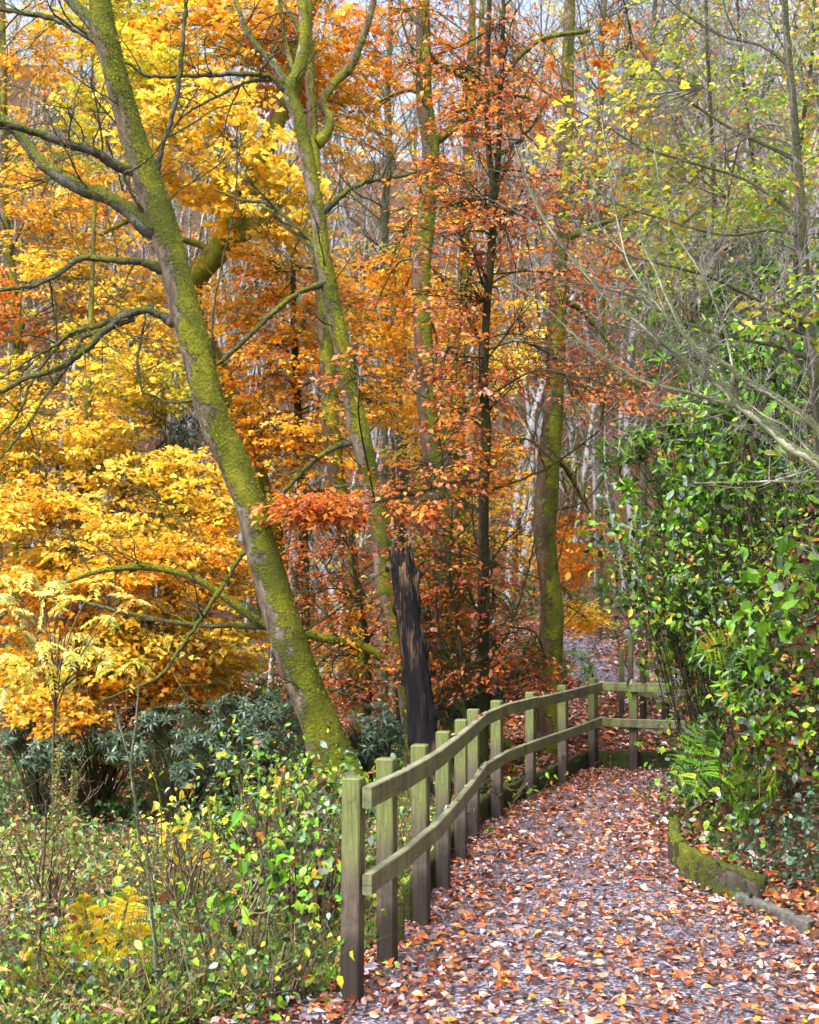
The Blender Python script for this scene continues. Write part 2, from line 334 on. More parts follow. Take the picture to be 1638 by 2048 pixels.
# ------------------------------------------------------------------ litter
def ground_normal(x, y, e=.05): return nrm(np.stack([H(x-e, y)-H(x+e, y), H(x, y-e)-H(x, y+e), np.full(x.shape, 2*e)], -1))
def litter(name, n, box, cond, pn, size, label, tilt=.38, lift=.028, fine=True, cat='leaves', mat='litter'):
    x = R.uniform(box[0], box[1], n); y = box[2]+(box[3]-box[2])*R.uniform(0, 1, n); m = cond(x, y); x, y = x[m], y[m]
    P = np.stack([x, y, np.maximum(H(x, y), 0 if name == 'x' else -99)+.012+lift*R.uniform(0, 1, len(x))**2], -1)
    mb = MB(); sz = size*np.clip(R.lognormal(-.15, .38, len(x)), .35, 1.7)
    leaves(mb, P, R.normal(size=(len(x), 3))*np.array([1, 1, .12]), ground_normal(x, y)+R.normal(0, tilt, (len(x), 3)), sz, sz*R.uniform(.5, .72, len(x)), pal(pn, len(x)), fine, .12)
    return tag(mb.build(name, mat, smooth=False), 'stuff', label, cat)
def on_path(x, y):
    a = sdist(x, y, LP); b = -sdist(x, y, RP); e = np.minimum(-a, -b)
    return (a < .1) & (b < .05) & (R.uniform(0, 1, x.shape) < np.clip(1.0-.55*ss(e+.12*np.sin(x*5+y*3), .1, .6)*(1-.25*ss(-y, -6.5, -5.2)), 0, 1))
litter('path_leaf_litter', 88000, (-2.5, 4.5, 3.2, 13), on_path, 'litter', .047, 'wet fallen beech leaves strewn over the footpath')
litter('bank_leaf_litter', 16000, (1.5, 5, 4, 12.5), lambda x, y: (-sdist(x, y, RP) > 0.02) & (-sdist(x, y, RP) < 1.6), 'litter', .07, 'brown fallen leaves at the foot of the green bank')
litter('slope_leaf_litter', 60000, (-3, 9, 12.8, 27), lambda x, y: (sdist(x, y, LP) > 0) & (x > -1+.05*y) & (~onfar(x, y) | (R.uniform(size=x.shape) < .6)), 'litter', .075, 'fallen leaves on the rising slope behind the far end of the fence', fine=False, lift=.04)
litter('valley_leaf_litter', 60000, (-9, 2, 5, 34), lambda x, y: (sdist(x, y, LP) > 0), 'litterd', .09, 'brown fallen leaves on the woodland floor left of the fence', fine=False, lift=.04)

# ------------------------------------------------------------------ boxes, fence, edging
def box_between(mb, A, B, w, h, up=UP, z0=0.0, bev=.006):
    """bevelled board from A to B; centre line at its bottom middle"""
    A = np.array(A, float); B = np.array(B, float); T = nrm(B-A); S = nrm(np.cross(T, up)); U = np.cross(S, T)
    b = bev; prof = [(-w/2+b, 0), (w/2-b, 0), (w/2, b), (w/2, h-b), (w/2-b, h), (-w/2+b, h), (-w/2, h-b), (-w/2, b)]
    V = []
    for Pn, sc in ((A, .0), (A, 1.0), (B, 1.0), (B, .0)):
        for (u, v_) in prof:
            if sc == 0: u_, vv = u*(1-2*b/w), h/2+(v_-h/2)*(1-2*b/h); off = 0
            else: u_, vv, off = u, v_, b
            Q = Pn+T*(off if Pn is A else -off)
            V.append(Q+S*u_+U*(vv+z0))
    V = np.array(V); Qs = []
    for r_ in range(3):
        for j in range(8): Qs.append([r_*8+j, r_*8+(j+1) % 8, (r_+1)*8+(j+1) % 8, (r_+1)*8+j])
    for o_ in (0, 24):
        q = [[0, 1, 2, 7], [7, 2, 3, 6], [6, 3, 4, 5]]
        for f in q: Qs.append([o_+i for i in (f if o_ else f[::-1])])
    Qs = np.array(Qs)[:, ::-1]
    mb.add(V, Qs)
def fence_build(name, label, pts, ph, rails, seed, rail_off, wpost=.09):
    t = thing(name, label, 'fence', (pts[0][0], pts[0][1], 0))
    tang = nrm(np.gradient(pts, axis=0)); side = np.stack([tang[:, 1], -tang[:, 0]], 1)  # right of travel = path side
    for i, p in enumerate(pts):
        z0 = float(H(p[0], p[1])) if name != 'wooden_fence' else 0.0
        o = thing('tmp', 'x', 'x'); bpy.data.objects.remove(o)
        mb = MB(); tl = R.normal(0, .006, 2)
        A = np.array([0, 0, -.25]); B = np.array([tl[0], tl[1], ph+R.normal(0, .006)])
        S = np.array([side[i][0], side[i][1], 0]); w_ = wpost*R.uniform(.95, 1.05)
        box_between(mb, A, B, w_*.8 if name != 'wooden_fence' else w_*.92, w_, up=np.array([tang[i][0], tang[i][1], 0.0]), z0=-w_/2)
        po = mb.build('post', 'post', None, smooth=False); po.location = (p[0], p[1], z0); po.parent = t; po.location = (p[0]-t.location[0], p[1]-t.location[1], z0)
    for zt, hh, cuts in rails:
        q = pts+side*rail_off
        for a, b in cuts:
            mb = MB(); u = np.unique(np.r_[a, b, np.arange(math.ceil(a), math.floor(b)+1)-.03, np.arange(math.ceil(a), math.floor(b)+1)+.03]); u = u[(u >= a) & (u <= b)]; u = np.clip(u, a, b); ii = np.arange(len(q))
            uu = np.clip(u, 0, len(q)-1); ex = np.maximum(u-(len(q)-1), 0)-np.maximum(-u, 0)
            sp = spline(q, 400); di = np.linspace(0, len(q)-1, 400)
            cx = np.interp(uu, ii, q[:, 0])+ex*(tang[-1 if b > 5 else 0][0])*.75; cy = np.interp(uu, ii, q[:, 1])+ex*(tang[-1 if b > 5 else 0][1])*.75
            zz = zt-hh+(H(cx, cy) if name != 'wooden_fence' else 0)+R.normal(0, .004)
            C3 = np.stack([cx, cy, zz+0*cx], 1); T = nrm(np.gradient(C3, axis=0)); S = nrm(np.cross(T, UP))
            w = .042; bv = .005; prof = [(-w/2, bv), (-w/2+bv, 0), (w/2-bv, 0), (w/2, bv), (w/2, hh-bv), (w/2-bv, hh), (-w/2+bv, hh), (-w/2, hh-bv)]
            V = np.stack([C3+S*u_+UP*v_ for u_, v_ in prof], 1); m = len(C3)
            I = np.arange(m*8).reshape(m, 8); I2 = np.roll(I, -1, 1)
            Q = np.stack([I[:-1], I[1:], I2[1:], I2[:-1]], -1).reshape(-1, 4)
            cp = np.array([[0, 1, 2, 3], [0, 3, 4, 7], [7, 4, 5, 6]]); Q = np.vstack([Q, cp, (cp+(m-1)*8)[:, ::-1]])
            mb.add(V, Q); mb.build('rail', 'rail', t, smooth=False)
    return t
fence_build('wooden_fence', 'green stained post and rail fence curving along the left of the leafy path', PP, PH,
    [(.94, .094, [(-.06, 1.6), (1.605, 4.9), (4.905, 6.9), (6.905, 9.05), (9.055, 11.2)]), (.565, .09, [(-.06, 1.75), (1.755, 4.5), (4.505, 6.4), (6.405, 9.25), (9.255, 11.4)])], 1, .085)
# second fence beyond
fp = np.array([[W(x, 1300, y)[0], y] for x, y in ((1243, 16.3), (1261, 17.2), (1287, 15.6), (1331, 14.9), (1400, 14.4))])
fp = fp[[1, 0, 2, 3, 4]]
fence_build('low_fence', 'short dark fence posts standing beyond the far bend, behind the rail fence', fp, .93, [(.80, .08, [(1.9, 4)]), (.42, .08, [(1.9, 4)])], 2, .06, .085)
# leaves lying on rails
mb = MB(); n = 70; u = R.uniform(2.5, 10.3, n); ii = np.arange(11); tg = nrm(np.gradient(PP, axis=0)); sd = np.stack([tg[:, 1], -tg[:, 0]], 1); q = PP+sd*.078
x = np.interp(u, ii, q[:, 0]); y = np.interp(u, ii, q[:, 1]); P = np.stack([x, y, np.where(R.uniform(size=n) < .7, .945, .567)], -1)+R.normal(0, .008, (n, 3))*[1, 1, .1]
leaves(mb, P, R.normal(size=(n, 3))*[1, 1, .1], UP+R.normal(0, .15, (n, 3)), .045, .028, pal('litter', n), True)
tag(mb.build('rail_leaves', 'litter', smooth=False), 'stuff', 'small brown leaves lying on top of the fence rails', 'leaves')
# edging boards behind the fence (dark, mossy)
def polyboard(name, pts, w, h, mat, label, cat, z=-.04, parts=1, noise=.006):
    pts = np.array(pts, float); L = resamp(pts, max(8, int(6*len(pts)*parts)*2))
    t = thing(name, label, cat, (L[0][0], L[0][1], 0))
    cuts = np.linspace(0, len(L)-1, parts+1).astype(int)
    for a, b in zip(cuts[:-1], cuts[1:]):
        c = L[a:b+1]; c = resamp(c, 40); C3 = np.stack([c[:, 0], c[:, 1], np.full(40, z)], 1); T = nrm(np.gradient(C3, axis=0)); C3[0] += T[0]*.004; C3[-1] -= T[-1]*.004; S = nrm(np.cross(T, UP))
        nv = 6; prof = [(-w/2, f) for f in np.linspace(0, h-.01, nv)]+[(-w/2+.01, h), (0, h+.004), (w/2-.01, h)]+[(w/2, f) for f in np.linspace(h-.01, 0, nv)]
        k_ = len(prof); V = np.stack([C3+S*u_+UP*v_ for u_, v_ in prof], 1)+R.normal(0, noise, (40, k_, 3))*.6
        V[0] = V[0]; I = np.arange(40*k_).reshape(40, k_); I2 = np.roll(I, -1, 1)
        Q = np.stack([I[:-1], I[1:], I2[1:], I2[:-1]], -1).reshape(-1, 4); e = []
        for j in range(k_//2-1): e.append([j, j+1, k_-2-j, k_-1-j])
        e = np.array(e); Q = np.vstack([Q, e, (e+39*k_)[:, ::-1]])
        mb = MB(); mb.add(V, Q); mb.build('board', mat, t)
    return t
eb = PP[2:]+(-sd[2:])*.085
polyboard('timber_edging', [tuple(p) for p in eb]+[(3.3, 12.86), (4.4, 12.9)], .05, .24, 'edged', 'dark mossy edging board along the foot of the fence posts', 'edging', parts=4)
mb = MB(); p2 = (PP[1]+PP[2])/2-sd[1]*.05; st = thing('edging_peg', 'short squared timber peg between the second and third fence posts', 'peg', (p2[0], p2[1], 0))
box_between(mb, (p2[0], p2[1], -.2), (p2[0], p2[1], .22), .085, .085, up=np.array([0, 1.0, 0]), z0=-.0425); mb.build('peg', 'edged', st, False)
e1 = [tuple(W(px, 1, Y)[:2]) for px, Y in ((1349, 8.75), (1348, 8.1), (1372, 7.6), (1425, 7.2), (1500, 6.88), (1524, 6.78))]
polyboard('sleeper_edging', e1, .07, .26, 'edge', 'moss streaked timber sleeper edging the path at the foot of the green bank', 'edging', z=-.06, parts=2, noise=.011)
e2 = [tuple(W(px, 1, Y)[:2]) for px, Y in ((1478, 6.88), (1560, 6.55), (1592, 6.38))]
polyboard('low_edging_board', e2, .06, .13, 'stone', 'low dark edging board half buried between the mossy sleeper and the kerb stone', 'edging', z=-.05)
kb = thing('kerb_stone', 'grey stone kerb block at the right edge of the photo', 'kerb', (*W(1600, 1, 6.3)[:2], 0)); mb = MB()
box_between(mb, [*W(1597, 1, 6.27)[:2], -.06], [*W(1700, 1, 6.45)[:2], -.06], .11, .15, bev=.012); mb.build('block', 'stone', kb, False)

# ------------------------------------------------------------------ trees
def limb_blend(P, Rr, base_r):   # widen at the joint
    f = np.linspace(0, 1, len(Rr)); return Rr+base_r*np.exp(-f*len(Rr)*.35)
PAL['moss'] = ([(.28, .31, .018), (.40, .42, .03), (.13, .16, .014), (.05, .05, .012)], [3, 2, 2, 1])
def tuft(mb, P, Rr, per_m2_k, side=(.72, -.3, .5)):
    if not per_m2_k: return
    L = np.linalg.norm(np.diff(P, axis=0), axis=1).sum(); n = int(per_m2_k*45*L*(2*math.pi*Rr.mean())/6)
    i = R.uniform(0, len(P)-1.01, n); a = i.astype(int); f = (i-a)[:, None]; C = P[a]*(1-f)+P[a+1]*f; rr = Rr[a]
    T = nrm(P[a+1]-P[a]); N_ = nrm(np.cross(T, R.normal(size=(n, 3)))); Q = C+N_*rr[:, None]*1.01
    v = N_@nrm(np.array(side))*1.3+clumpy(Q, 3.0, 77)*.45+R.normal(0, .35, n); k_ = v > .42; Q, N_, T = Q[k_], N_[k_], T[k_]; m = len(Q)
    if not m: return
    sz = R.uniform(.008, .022, m); D = N_*.55+T*R.normal(0, .8, (m, 1))+R.normal(0, .5, (m, 3))
    leaves(mb, Q+nrm(D)*sz[:, None]*.3, D, N_+R.normal(0, .6, (m, 3)), sz, sz*.7, pal('moss', m))
def tree(name, label, cat, trunk, Y0, Y1=None, mat='moss', limbs=(), nt=0, tl=.9, crown=(), group=None, lump=.05, sides=22, tr0=.012, troot=.15, tmat=None, m=110, flare=.0, ldz=.35):
    P, Rr = pxline(trunk, Y0, Y1, m)
    b = P[0].copy(); gz = float(H(b[0], b[1])); 
    if b[2] > gz:   # carry the trunk down to the ground
        d = nrm(P[0]-P[3]); d = nrm(d*np.array([.5, .5, 1])); t_ = (b[2]-gz+.2)/max(-d[2], .3); k_ = 24
        ex = b+d*np.linspace(t_, t_/k_, k_)[:, None]; P = np.vstack([ex, P]); Rr = np.r_[np.full(k_, Rr[0]), Rr]
    if flare: h = P[:, 2]-P[0, 2]; Rr = Rr*(1+flare*np.exp(-h/.35))
    t = thing(name, label, cat, P[0]+[0, 0, .1], group)
    mb = MB(); tubes(mb, P, Rr, sides, lump); mb.build('trunk', mat, t)
    tufts = MB(); tuft(tufts, P, Rr, 260 if mat == 'moss' else 60 if mat == 'mossb' else 0)
    tw = MB(); segs = [(P, Rr)]
    for L in limbs:
        if isinstance(L, dict): l, dy, ntw = L['p'], L.get('dy', ldz), L.get('n', 8)
        else: l, dy, ntw = L, ldz*R.choice([-1, 1]), 8
        # depth at the root = nearest trunk point in the picture
        ppx = P[:, 0]/P[:, 1]*F+CX; ppy = HY-(P[:, 2]-CH)/P[:, 1]*F
        i = np.argmin((ppx-l[0][0])**2+(ppy-l[0][1])**2); y0 = P[i, 1]
        Pl, Rl = pxline(l, y0, y0+dy, max(16, 7*len(l))); Rl = Rl*(.84 if mat == 'moss' else .85 if mat == 'pale' else 1); Pl[0] = Pl[0]*.5+P[i]*.5
        Pl[1:-1] += R.normal(0, .004 if lump > .03 else .0006, Pl[1:-1].shape)
        mb = MB(); tubes(mb, Pl, limb_blend(Pl, Rl, Rl[0]*.5), 12, lump*.9); mb.build('limb', 'limbm' if mat == 'moss' else mat, t)
        if mat == 'moss': tuft(tufts, Pl, Rl, 150, (.2, -.05, 1))
        segs.append((Pl, Rl))
        if ntw: twigs(tw, Pl, Rl, ntw, tl, 3, .15, tr0)
    if nt: twigs(tw, P, Rr, nt, tl*1.3, 3, .3, tr0, lo=troot)
    cr = {}
    allP = np.vstack([s[0] for s in segs]); allR = np.concatenate([s[1] for s in segs])
    for c in crown:
        px, py, rx, ry, Yc, n, pn = c[:7]; o = dict(leaf=.07, wd=.6, n=26, Ls=.55, flat=.4, ry=1.2, cl=-.3, droop=.12, mat='leaf')
        if len(c) > 7: o.update(c[7])
        C = ellip(W(px, py, Yc), np.array([rx/F*Yc, o['ry'], ry/F*Yc]), int(n*1.8))
        v_ = clumpy(C, 1.4, int(px*7+py)); C = C[np.argsort(-v_)[:n]] if n < len(C) else C
        C = C[C[:, 2] > H(C[:, 0], C[:, 1])+.15]
        if not len(C): continue
        # boughs from the nearest wood towards clusters
        kc = max(1, len(C)//14); cen = C[R.choice(len(C), kc, replace=False)]
        lab = np.argmin(((C[:, None]-cen[None])**2).sum(-1), 1)
        D = np.zeros_like(C)
        wood = allP+0
        for j in range(kc):
            g = C[lab == j]
            if not len(g): continue
            w0 = np.argmin(((wood-cen[j])**2*[1, 1, 1.3]).sum(-1)+np.where(wood[:, 2] > cen[j][2]+.6, 3, 0)); s0 = wood[w0]; dist = np.linalg.norm(cen[j]-s0)
            mid = (s0+cen[j])/2+UP*.12*dist+R.normal(0, .05*dist, 3); bp = spline([s0, mid, cen[j]], 10)
            r_ = min(.006+.004*dist, allR[min(w0, len(allR)-1)]*.7+.003); tubes(tw, bp, np.linspace(r_, .005, 10), 5)
            ids = np.where(lab == j)[0]; D[ids] = g-s0+R.normal(0, .3, g.shape)*dist
            s1 = bp[R.integers(4, 10, len(g))]; md = (s1+g)/2+UP*.05+R.normal(0, .04, g.shape)
            tubes(tw, np.stack([s1, md, g], 1), np.array([[.0055, .004, .003]])*np.ones((len(g), 1)), 3)
        key = o['mat']; cr.setdefault(key, MB())
        sprays(cr[key], tw, C, D+1e-3, o['n'], o['Ls'], o['leaf'], o['wd'], pn, o['flat'], droop=o['droop'])
    tw.build('twigs', tmat or ('limbm' if mat == 'moss' else mat), t)
    if tufts.V: tag(tufts.build('moss', 'leaf', t, smooth=False), 'stuff')
    for key, mbb in cr.items(): mbb.build('crown', key, t)
    return t

big = dict(leaf=.105, wd=.85, n=22, Ls=.6, flat=.75)
med = dict(leaf=.085, wd=.7, n=26, Ls=.6, flat=.5)
T1 = [(716, 1660, 104), (672, 1536, 88), (640, 1450, 77), (606, 1360, 72), (575, 1275, 69), (530, 1120, 66), (497, 1000, 62), (462, 910, 62), (427, 837, 63), (398, 720, 61), (365, 600, 60), (340, 500, 59), (310, 400, 57), (277, 310, 53), (250, 220, 50), (226, 130, 47), (207, 50, 46), (193, -40, 42), (175, -200, 36)]
tree('mossy_tree', 'thick mossy tree leaning left across the left half of the wood', 'tree', T1, 11.6, 10.6, 'moss', [
    dict(p=[(205, 85, 22), (165, 65, 17), (100, 35, 14), (0, 18, 11), (-90, 5, 9)], n=10),
    dict(p=[(210, 75, 34), (165, 25, 27), (128, -15, 24), (90, -80, 20)], n=3),
    dict(p=[(285, 345, 26), (235, 333, 24), (190, 305, 22), (130, 285, 20), (60, 262, 18), (0, 245, 16), (-70, 232, 14)], n=12, dy=-.6),
    dict(p=[(305, 460, 40), (230, 402, 33), (170, 380, 34), (115, 350, 31), (70, 310, 28), (30, 258, 27), (0, 235, 25), (-60, 205, 22)], n=9, dy=.5),
    dict(p=[(330, 540, 24), (280, 525, 18), (220, 520, 15), (160, 518, 14), (120, 545, 13), (70, 570, 11), (0, 580, 11), (-70, 590, 9)], n=10, dy=-.5),
    dict(p=[(345, 645, 26), (318, 628, 18), (280, 621, 16), (235, 640, 17), (170, 700, 16), (110, 740, 14), (50, 757, 13), (0, 785, 12), (-60, 815, 10)], n=12, dy=-.4),
    dict(p=[(250, 628, 14), (200, 650, 12), (150, 662, 9), (110, 690, 8), (50, 725, 6), (-20, 770, 5)], n=6, dy=-.6),
    dict(p=[(170, 665, 8), (130, 740, 8), (85, 800, 7), (40, 870, 7), (-10, 925, 6)], n=5, dy=-.6),
    dict(p=[(140, 665, 7), (70, 750, 6), (35, 830, 6), (-30, 900, 6)], n=4, dy=-.5),
    dict(p=[(312, 345, 14), (325, 290, 12), (345, 230, 11), (360, 150, 12), (365, 80, 10), (372, 0, 9), (375, -80, 8)], n=5, dy=-.3),
    dict(p=[(285, 425, 9), (268, 395, 7), (248, 350, 6), (275, 335, 5), (310, 305, 4), (350, 250, 4), (400, 170, 3)], n=5, dy=-.5),
    dict(p=[(385, 800, 8), (350, 805, 6), (300, 790, 6), (282, 775, 7), (275, 720, 6), (290, 640, 5), (280, 600, 4)], n=9, dy=.5),
    dict(p=[(430, 740, 7), (425, 640, 5), (450, 500, 4), (470, 400, 4), (475, 250, 3)], n=4, dy=-.8),
    dict(p=[(490, 1100, 9), (440, 1180, 11), (390, 1255, 10), (350, 1312, 9), (310, 1358, 7), (200, 1402, 5)], n=6, dy=-.5),
  ], nt=16, tl=.8, lump=.045, sides=30, m=190, flare=.35, ldz=.5)
tree('mossy_tree', 'slender mossy tree right of the leaning trunk, forking below the top of the photo', 'tree',
  [(822, 1480, 34), (806, 1330, 33), (790, 1240, 34), (770, 1160, 38), (757, 1050, 36), (738, 950, 36), (720, 870, 41), (703, 800, 36), (690, 720, 33), (672, 640, 33), (655, 560, 33), (645, 500, 31), (636, 430, 31), (622, 360, 29), (612, 300, 28), (597, 240, 27), (582, 185, 31), (600, 135, 26), (610, 70, 22), (605, 0, 21), (603, -90, 17)],
  13.2, 12.6, 'moss', [
    dict(p=[(590, 215, 16), (555, 165, 13), (520, 150, 12), (470, 148, 11), (420, 150, 10), (370, 152, 9), (297, 152, 8), (265, 132, 7), (240, 118, 6)], n=10, dy=-.5),
    dict(p=[(580, 185, 12), (545, 160, 12), (500, 162, 9), (430, 195, 7), (375, 225, 5), (350, 250, 4)], n=5),
    dict(p=[(575, 170, 16), (540, 120, 14), (505, 80, 13), (480, 30, 11), (462, -40, 10)], n=5),
    dict(p=[(586, 140, 10), (570, 80, 8), (560, 20, 8), (552, -40, 7)], n=3),
    dict(p=[(604, 70, 10), (585, 35, 8), (565, 0, 8), (548, -45, 7)], n=3),
    dict(p=[(645, 425, 16), (690, 385, 12), (730, 365, 10), (790, 355, 8), (850, 340, 6)], n=9),
    dict(p=[(640, 520, 16), (622, 480, 12), (600, 460, 10), (560, 425, 8), (530, 405, 8), (480, 400, 7), (430, 378, 5)], n=9),
    dict(p=[(645, 530, 12), (615, 490, 10), (580, 460, 9), (545, 425, 7), (520, 410, 5)], n=4, dy=.5),
    dict(p=[(658, 565, 16), (610, 580, 13), (570, 605, 13), (530, 640, 12), (480, 690, 11), (437, 728, 9), (400, 760, 6)], n=5, dy=-.9),
    dict(p=[(712, 880, 16), (660, 900, 12), (620, 930, 11), (580, 970, 11), (545, 1005, 9), (520, 1030, 5)], n=6, dy=-.4),
    dict(p=[(725, 985, 9), (690, 972, 8), (640, 985, 7), (590, 1005, 6)], n=4)],
  nt=22, tl=.7, lump=.06, ldz=.4, m=150)
tree('brown_trunk_tree', 'straight brown trunk rising just left of the slender mossy tree', 'tree',
  [(712, 1330, 38), (705, 1240, 36), (700, 1130, 36), (688, 1040, 34), (672, 950, 34), (662, 850, 33), (655, 740, 31), (648, 640, 28), (641, 560, 26), (637, 440, 24), (630, 330, 22), (625, 250, 21), (620, 150, 20), (616, 60, 17), (612, -60, 15)],
  16.5, 16, 'mossb', [
    dict(p=[(638, 285, 20), (655, 262, 22), (658, 235, 18), (645, 205, 16), (670, 165, 18), (700, 135, 18), (722, 85, 16), (740, 30, 14), (755, -40, 12)], n=8, dy=.4)], nt=20, tl=.9, ldz=.4)
tree('old_oak', 'crooked red brown old trunk behind the leaning tree, bending up to the right', 'tree',
  [(590, 1330, 44), (560, 1200, 42), (545, 1060, 38), (512, 930, 34), (480, 840, 34), (448, 760, 36), (400, 660, 40), (380, 590, 44), (400, 545, 46), (435, 505, 46), (462, 450, 44), (500, 370, 40), (530, 300, 38), (560, 220, 36), (590, 130, 30), (620, 20, 24), (640, -80, 20)],
  19, 18, 'barkr', [
    dict(p=[(450, 480, 38), (490, 462, 38), (525, 440, 34), (552, 400, 26), (565, 350, 18)], n=4),
    dict(p=[(425, 515, 18), (400, 490, 14), (330, 470, 12), (270, 440, 10), (200, 470, 8)], n=8)],
  nt=20, tl=1.1, crown=[
    (420, 290, 190, 120, 16.5, 130, 'yellow', big), (520, 400, 130, 80, 16, 70, 'yellow', big), (290, 190, 160, 100, 17, 75, 'lime', big),
    (480, 110, 230, 110, 18, 150, 'gold', big), (250, 60, 200, 90, 19, 90, 'lime', big), (640, 110, 130, 110, 18.5, 90, 'orange', med), (700, 230, 110, 90, 19, 45, 'gold', med), (560, 30, 180, 60, 19, 60, 'gold', med)])
tree('beech_tree', 'tall dark trunk with a mossy fork in the middle of the wood', 'tree',
  [(896, 1240, 52), (890, 1130, 46), (882, 1050, 43), (870, 950, 40), (858, 850, 39), (850, 750, 39), (845, 650, 38), (843, 550, 38), (850, 450, 36), (858, 370, 35), (862, 300, 36), (855, 250, 34), (848, 180, 30), (846, 60, 30), (845, -80, 26)],
  13.3, 13.0, 'mossb', [
    dict(p=[(862, 285, 22), (892, 268, 17), (930, 235, 15), (980, 195, 14), (1020, 135, 12), (1080, 80, 10), (1180, 60, 8)], n=10),
    dict(p=[(850, 170, 12), (890, 200, 0.1), ], n=0) if False else dict(p=[(850, 100, 12), (890, 135, 11), (940, 160, 9), (990, 175, 8), (1060, 198, 6)], n=8),
    dict(p=[(848, 190, 10), (820, 180, 8), (785, 190, 6), (760, 205, 4)], n=4),
    dict(p=[(846, 60, 12), (815, 20, 10), (790, -20, 9)], n=3)],
  nt=26, tl=.9, flare=.3, crown=[(880, 640, 150, 120, 16, 60, 'mixed'), (820, 480, 110, 90, 15.5, 26, 'mixed')])
CB = dict(leaf=.06, wd=.62, n=20, Ls=.62, flat=.5)
tree('young_beech', 'slim twin stemmed young beech with copper leaves, right of the dark forked trunk', 'tree',
  [(966, 1400, 24), (967, 1200, 23), (967, 1050, 21), (968, 950, 22), (973, 860, 20), (968, 800, 18), (970, 700, 17), (975, 600, 15), (983, 500, 15), (988, 400, 14), (978, 300, 12), (974, 150, 11), (978, 20, 10), (980, -80, 8)],
  12.2, 11.6, 'barkd', [
    dict(p=[(987, 395, 13), (996, 340, 12), (1000, 200, 11), (1004, 100, 9), (1008, 0, 8), (1010, -80, 7)], n=6, dy=.2),
    dict(p=[(972, 860, 7), (930, 830, 5), (860, 800, 4), (790, 760, 3)], n=6),
    dict(p=[(968, 960, 7), (900, 965, 6), (820, 990, 5), (700, 1010, 4), (600, 1010, 3)], n=12, dy=-.4),
    dict(p=[(972, 700, 7), (940, 640, 6), (930, 580, 5), (945, 540, 4)], n=5),
    dict(p=[(968, 985, 6), (1040, 960, 5), (1120, 920, 4), (1200, 860, 3)], n=6),
    dict(p=[(1000, 310, 7), (1040, 280, 6), (1080, 230, 4)], n=5)],
  nt=44, tl=.9, tmat='barkd', crown=[
    (960, 330, 130, 130, 11.6, 54, 'copper', CB), (990, 140, 150, 120, 11.6, 51, 'copper', CB), (880, 60, 90, 80, 12.5, 14, 'copper', CB),
    (1050, 480, 130, 110, 11.4, 33, 'copper', CB), (900, 560, 120, 90, 11.8, 27, 'copper', CB), (1110, 620, 120, 90, 11.8, 29, 'copper', CB),
    (900, 760, 130, 100, 11.6, 36, 'copper', CB), (1130, 770, 120, 70, 12.6, 29, 'copper', CB), (1200, 810, 110, 50, 11.0, 16, 'copper', CB),
    (720, 1015, 180, 34, 11.0, 75, 'copper', dict(leaf=.068, wd=.62, n=28, Ls=.5, flat=.35, ry=.6)), (880, 930, 150, 90, 11.4, 40, 'copper', CB), (1010, 920, 80, 70, 14.5, 16, 'orange', CB), (700, 760, 60, 40, 11, 6, 'copper', CB)])
tree('tall_tree', 'broad trunk on the right of the beeches with a mossy right side near its foot', 'tree',
  [(1098, 1370, 46), (1104, 1250, 48), (1100, 1170, 42), (1090, 1080, 44), (1092, 1000, 46), (1100, 900, 44), (1108, 800, 38), (1114, 650, 34), (1120, 500, 32), (1126, 400, 32), (1133, 250, 28), (1136, 120, 24), (1140, 0, 22), (1142, -80, 20)],
  13.8, 13.6, 'mossb', [
    dict(p=[(1122, 480, 16), (1180, 455, 12), (1250, 430, 10), (1330, 400, 7)], n=8),
    dict(p=[(1114, 600, 12), (1160, 620, 10), (1230, 700, 6)], n=6),
    dict(p=[(1102, 900, 12), (1140, 950, 10), (1165, 1000, 7)], n=3)],
  nt=36, tl=1.0, flare=.2, crown=[(1180, 520, 110, 60, 17, 24, 'orange', med), (1180, 1225, 75, 40, 15.5, 28, 'gold', dict(leaf=.07, n=30)), (1170, 1110, 90, 90, 17.6, 42, 'orange', med), (1200, 330, 120, 120, 18, 24, 'mixed', med), (1180, 130, 120, 90, 18, 22, 'orange', med)])
tree('orange_beech', 'orange leaved beech filling the gap between the leaning tree and the mossy trunks', 'tree',
  [(612, 1350, 20), (608, 1100, 18), (600, 900, 16), (590, 700, 14), (585, 500, 10)], 18.2, 18, 'barkd', nt=14, tl=1.1, crown=[
    (560, 720, 120, 120, 17.5, 90, 'mixed', med), (560, 860, 120, 100, 17.5, 80, 'mixed', med), (620, 600, 130, 100, 18, 80, 'gold', med), (500, 580, 90, 90, 18, 40, 'gold', med), (790, 610, 100, 90, 18.5, 55, 'gold', med), (770, 760, 110, 110, 18, 60, 'gold', med), (640, 900, 110, 110, 17, 55, 'gold', med)])
tree('low_copper_beech', 'low spreading copper beech growing between the leaning tree and the charred trunk', 'tree',
  [(735, 1440, 16), (735, 1300, 14), (715, 1180, 10), (700, 1080, 7)], 14, 14, 'barkd', nt=18, tl=.8, crown=[
    (640, 1170, 120, 110, 14, 54, 'copperd', CB), (700, 1270, 120, 80, 14, 43, 'mixed', CB), (700, 1390, 95, 65, 13.5, 34, 'copper', CB), (560, 1080, 70, 90, 15, 21, 'orange', CB)])
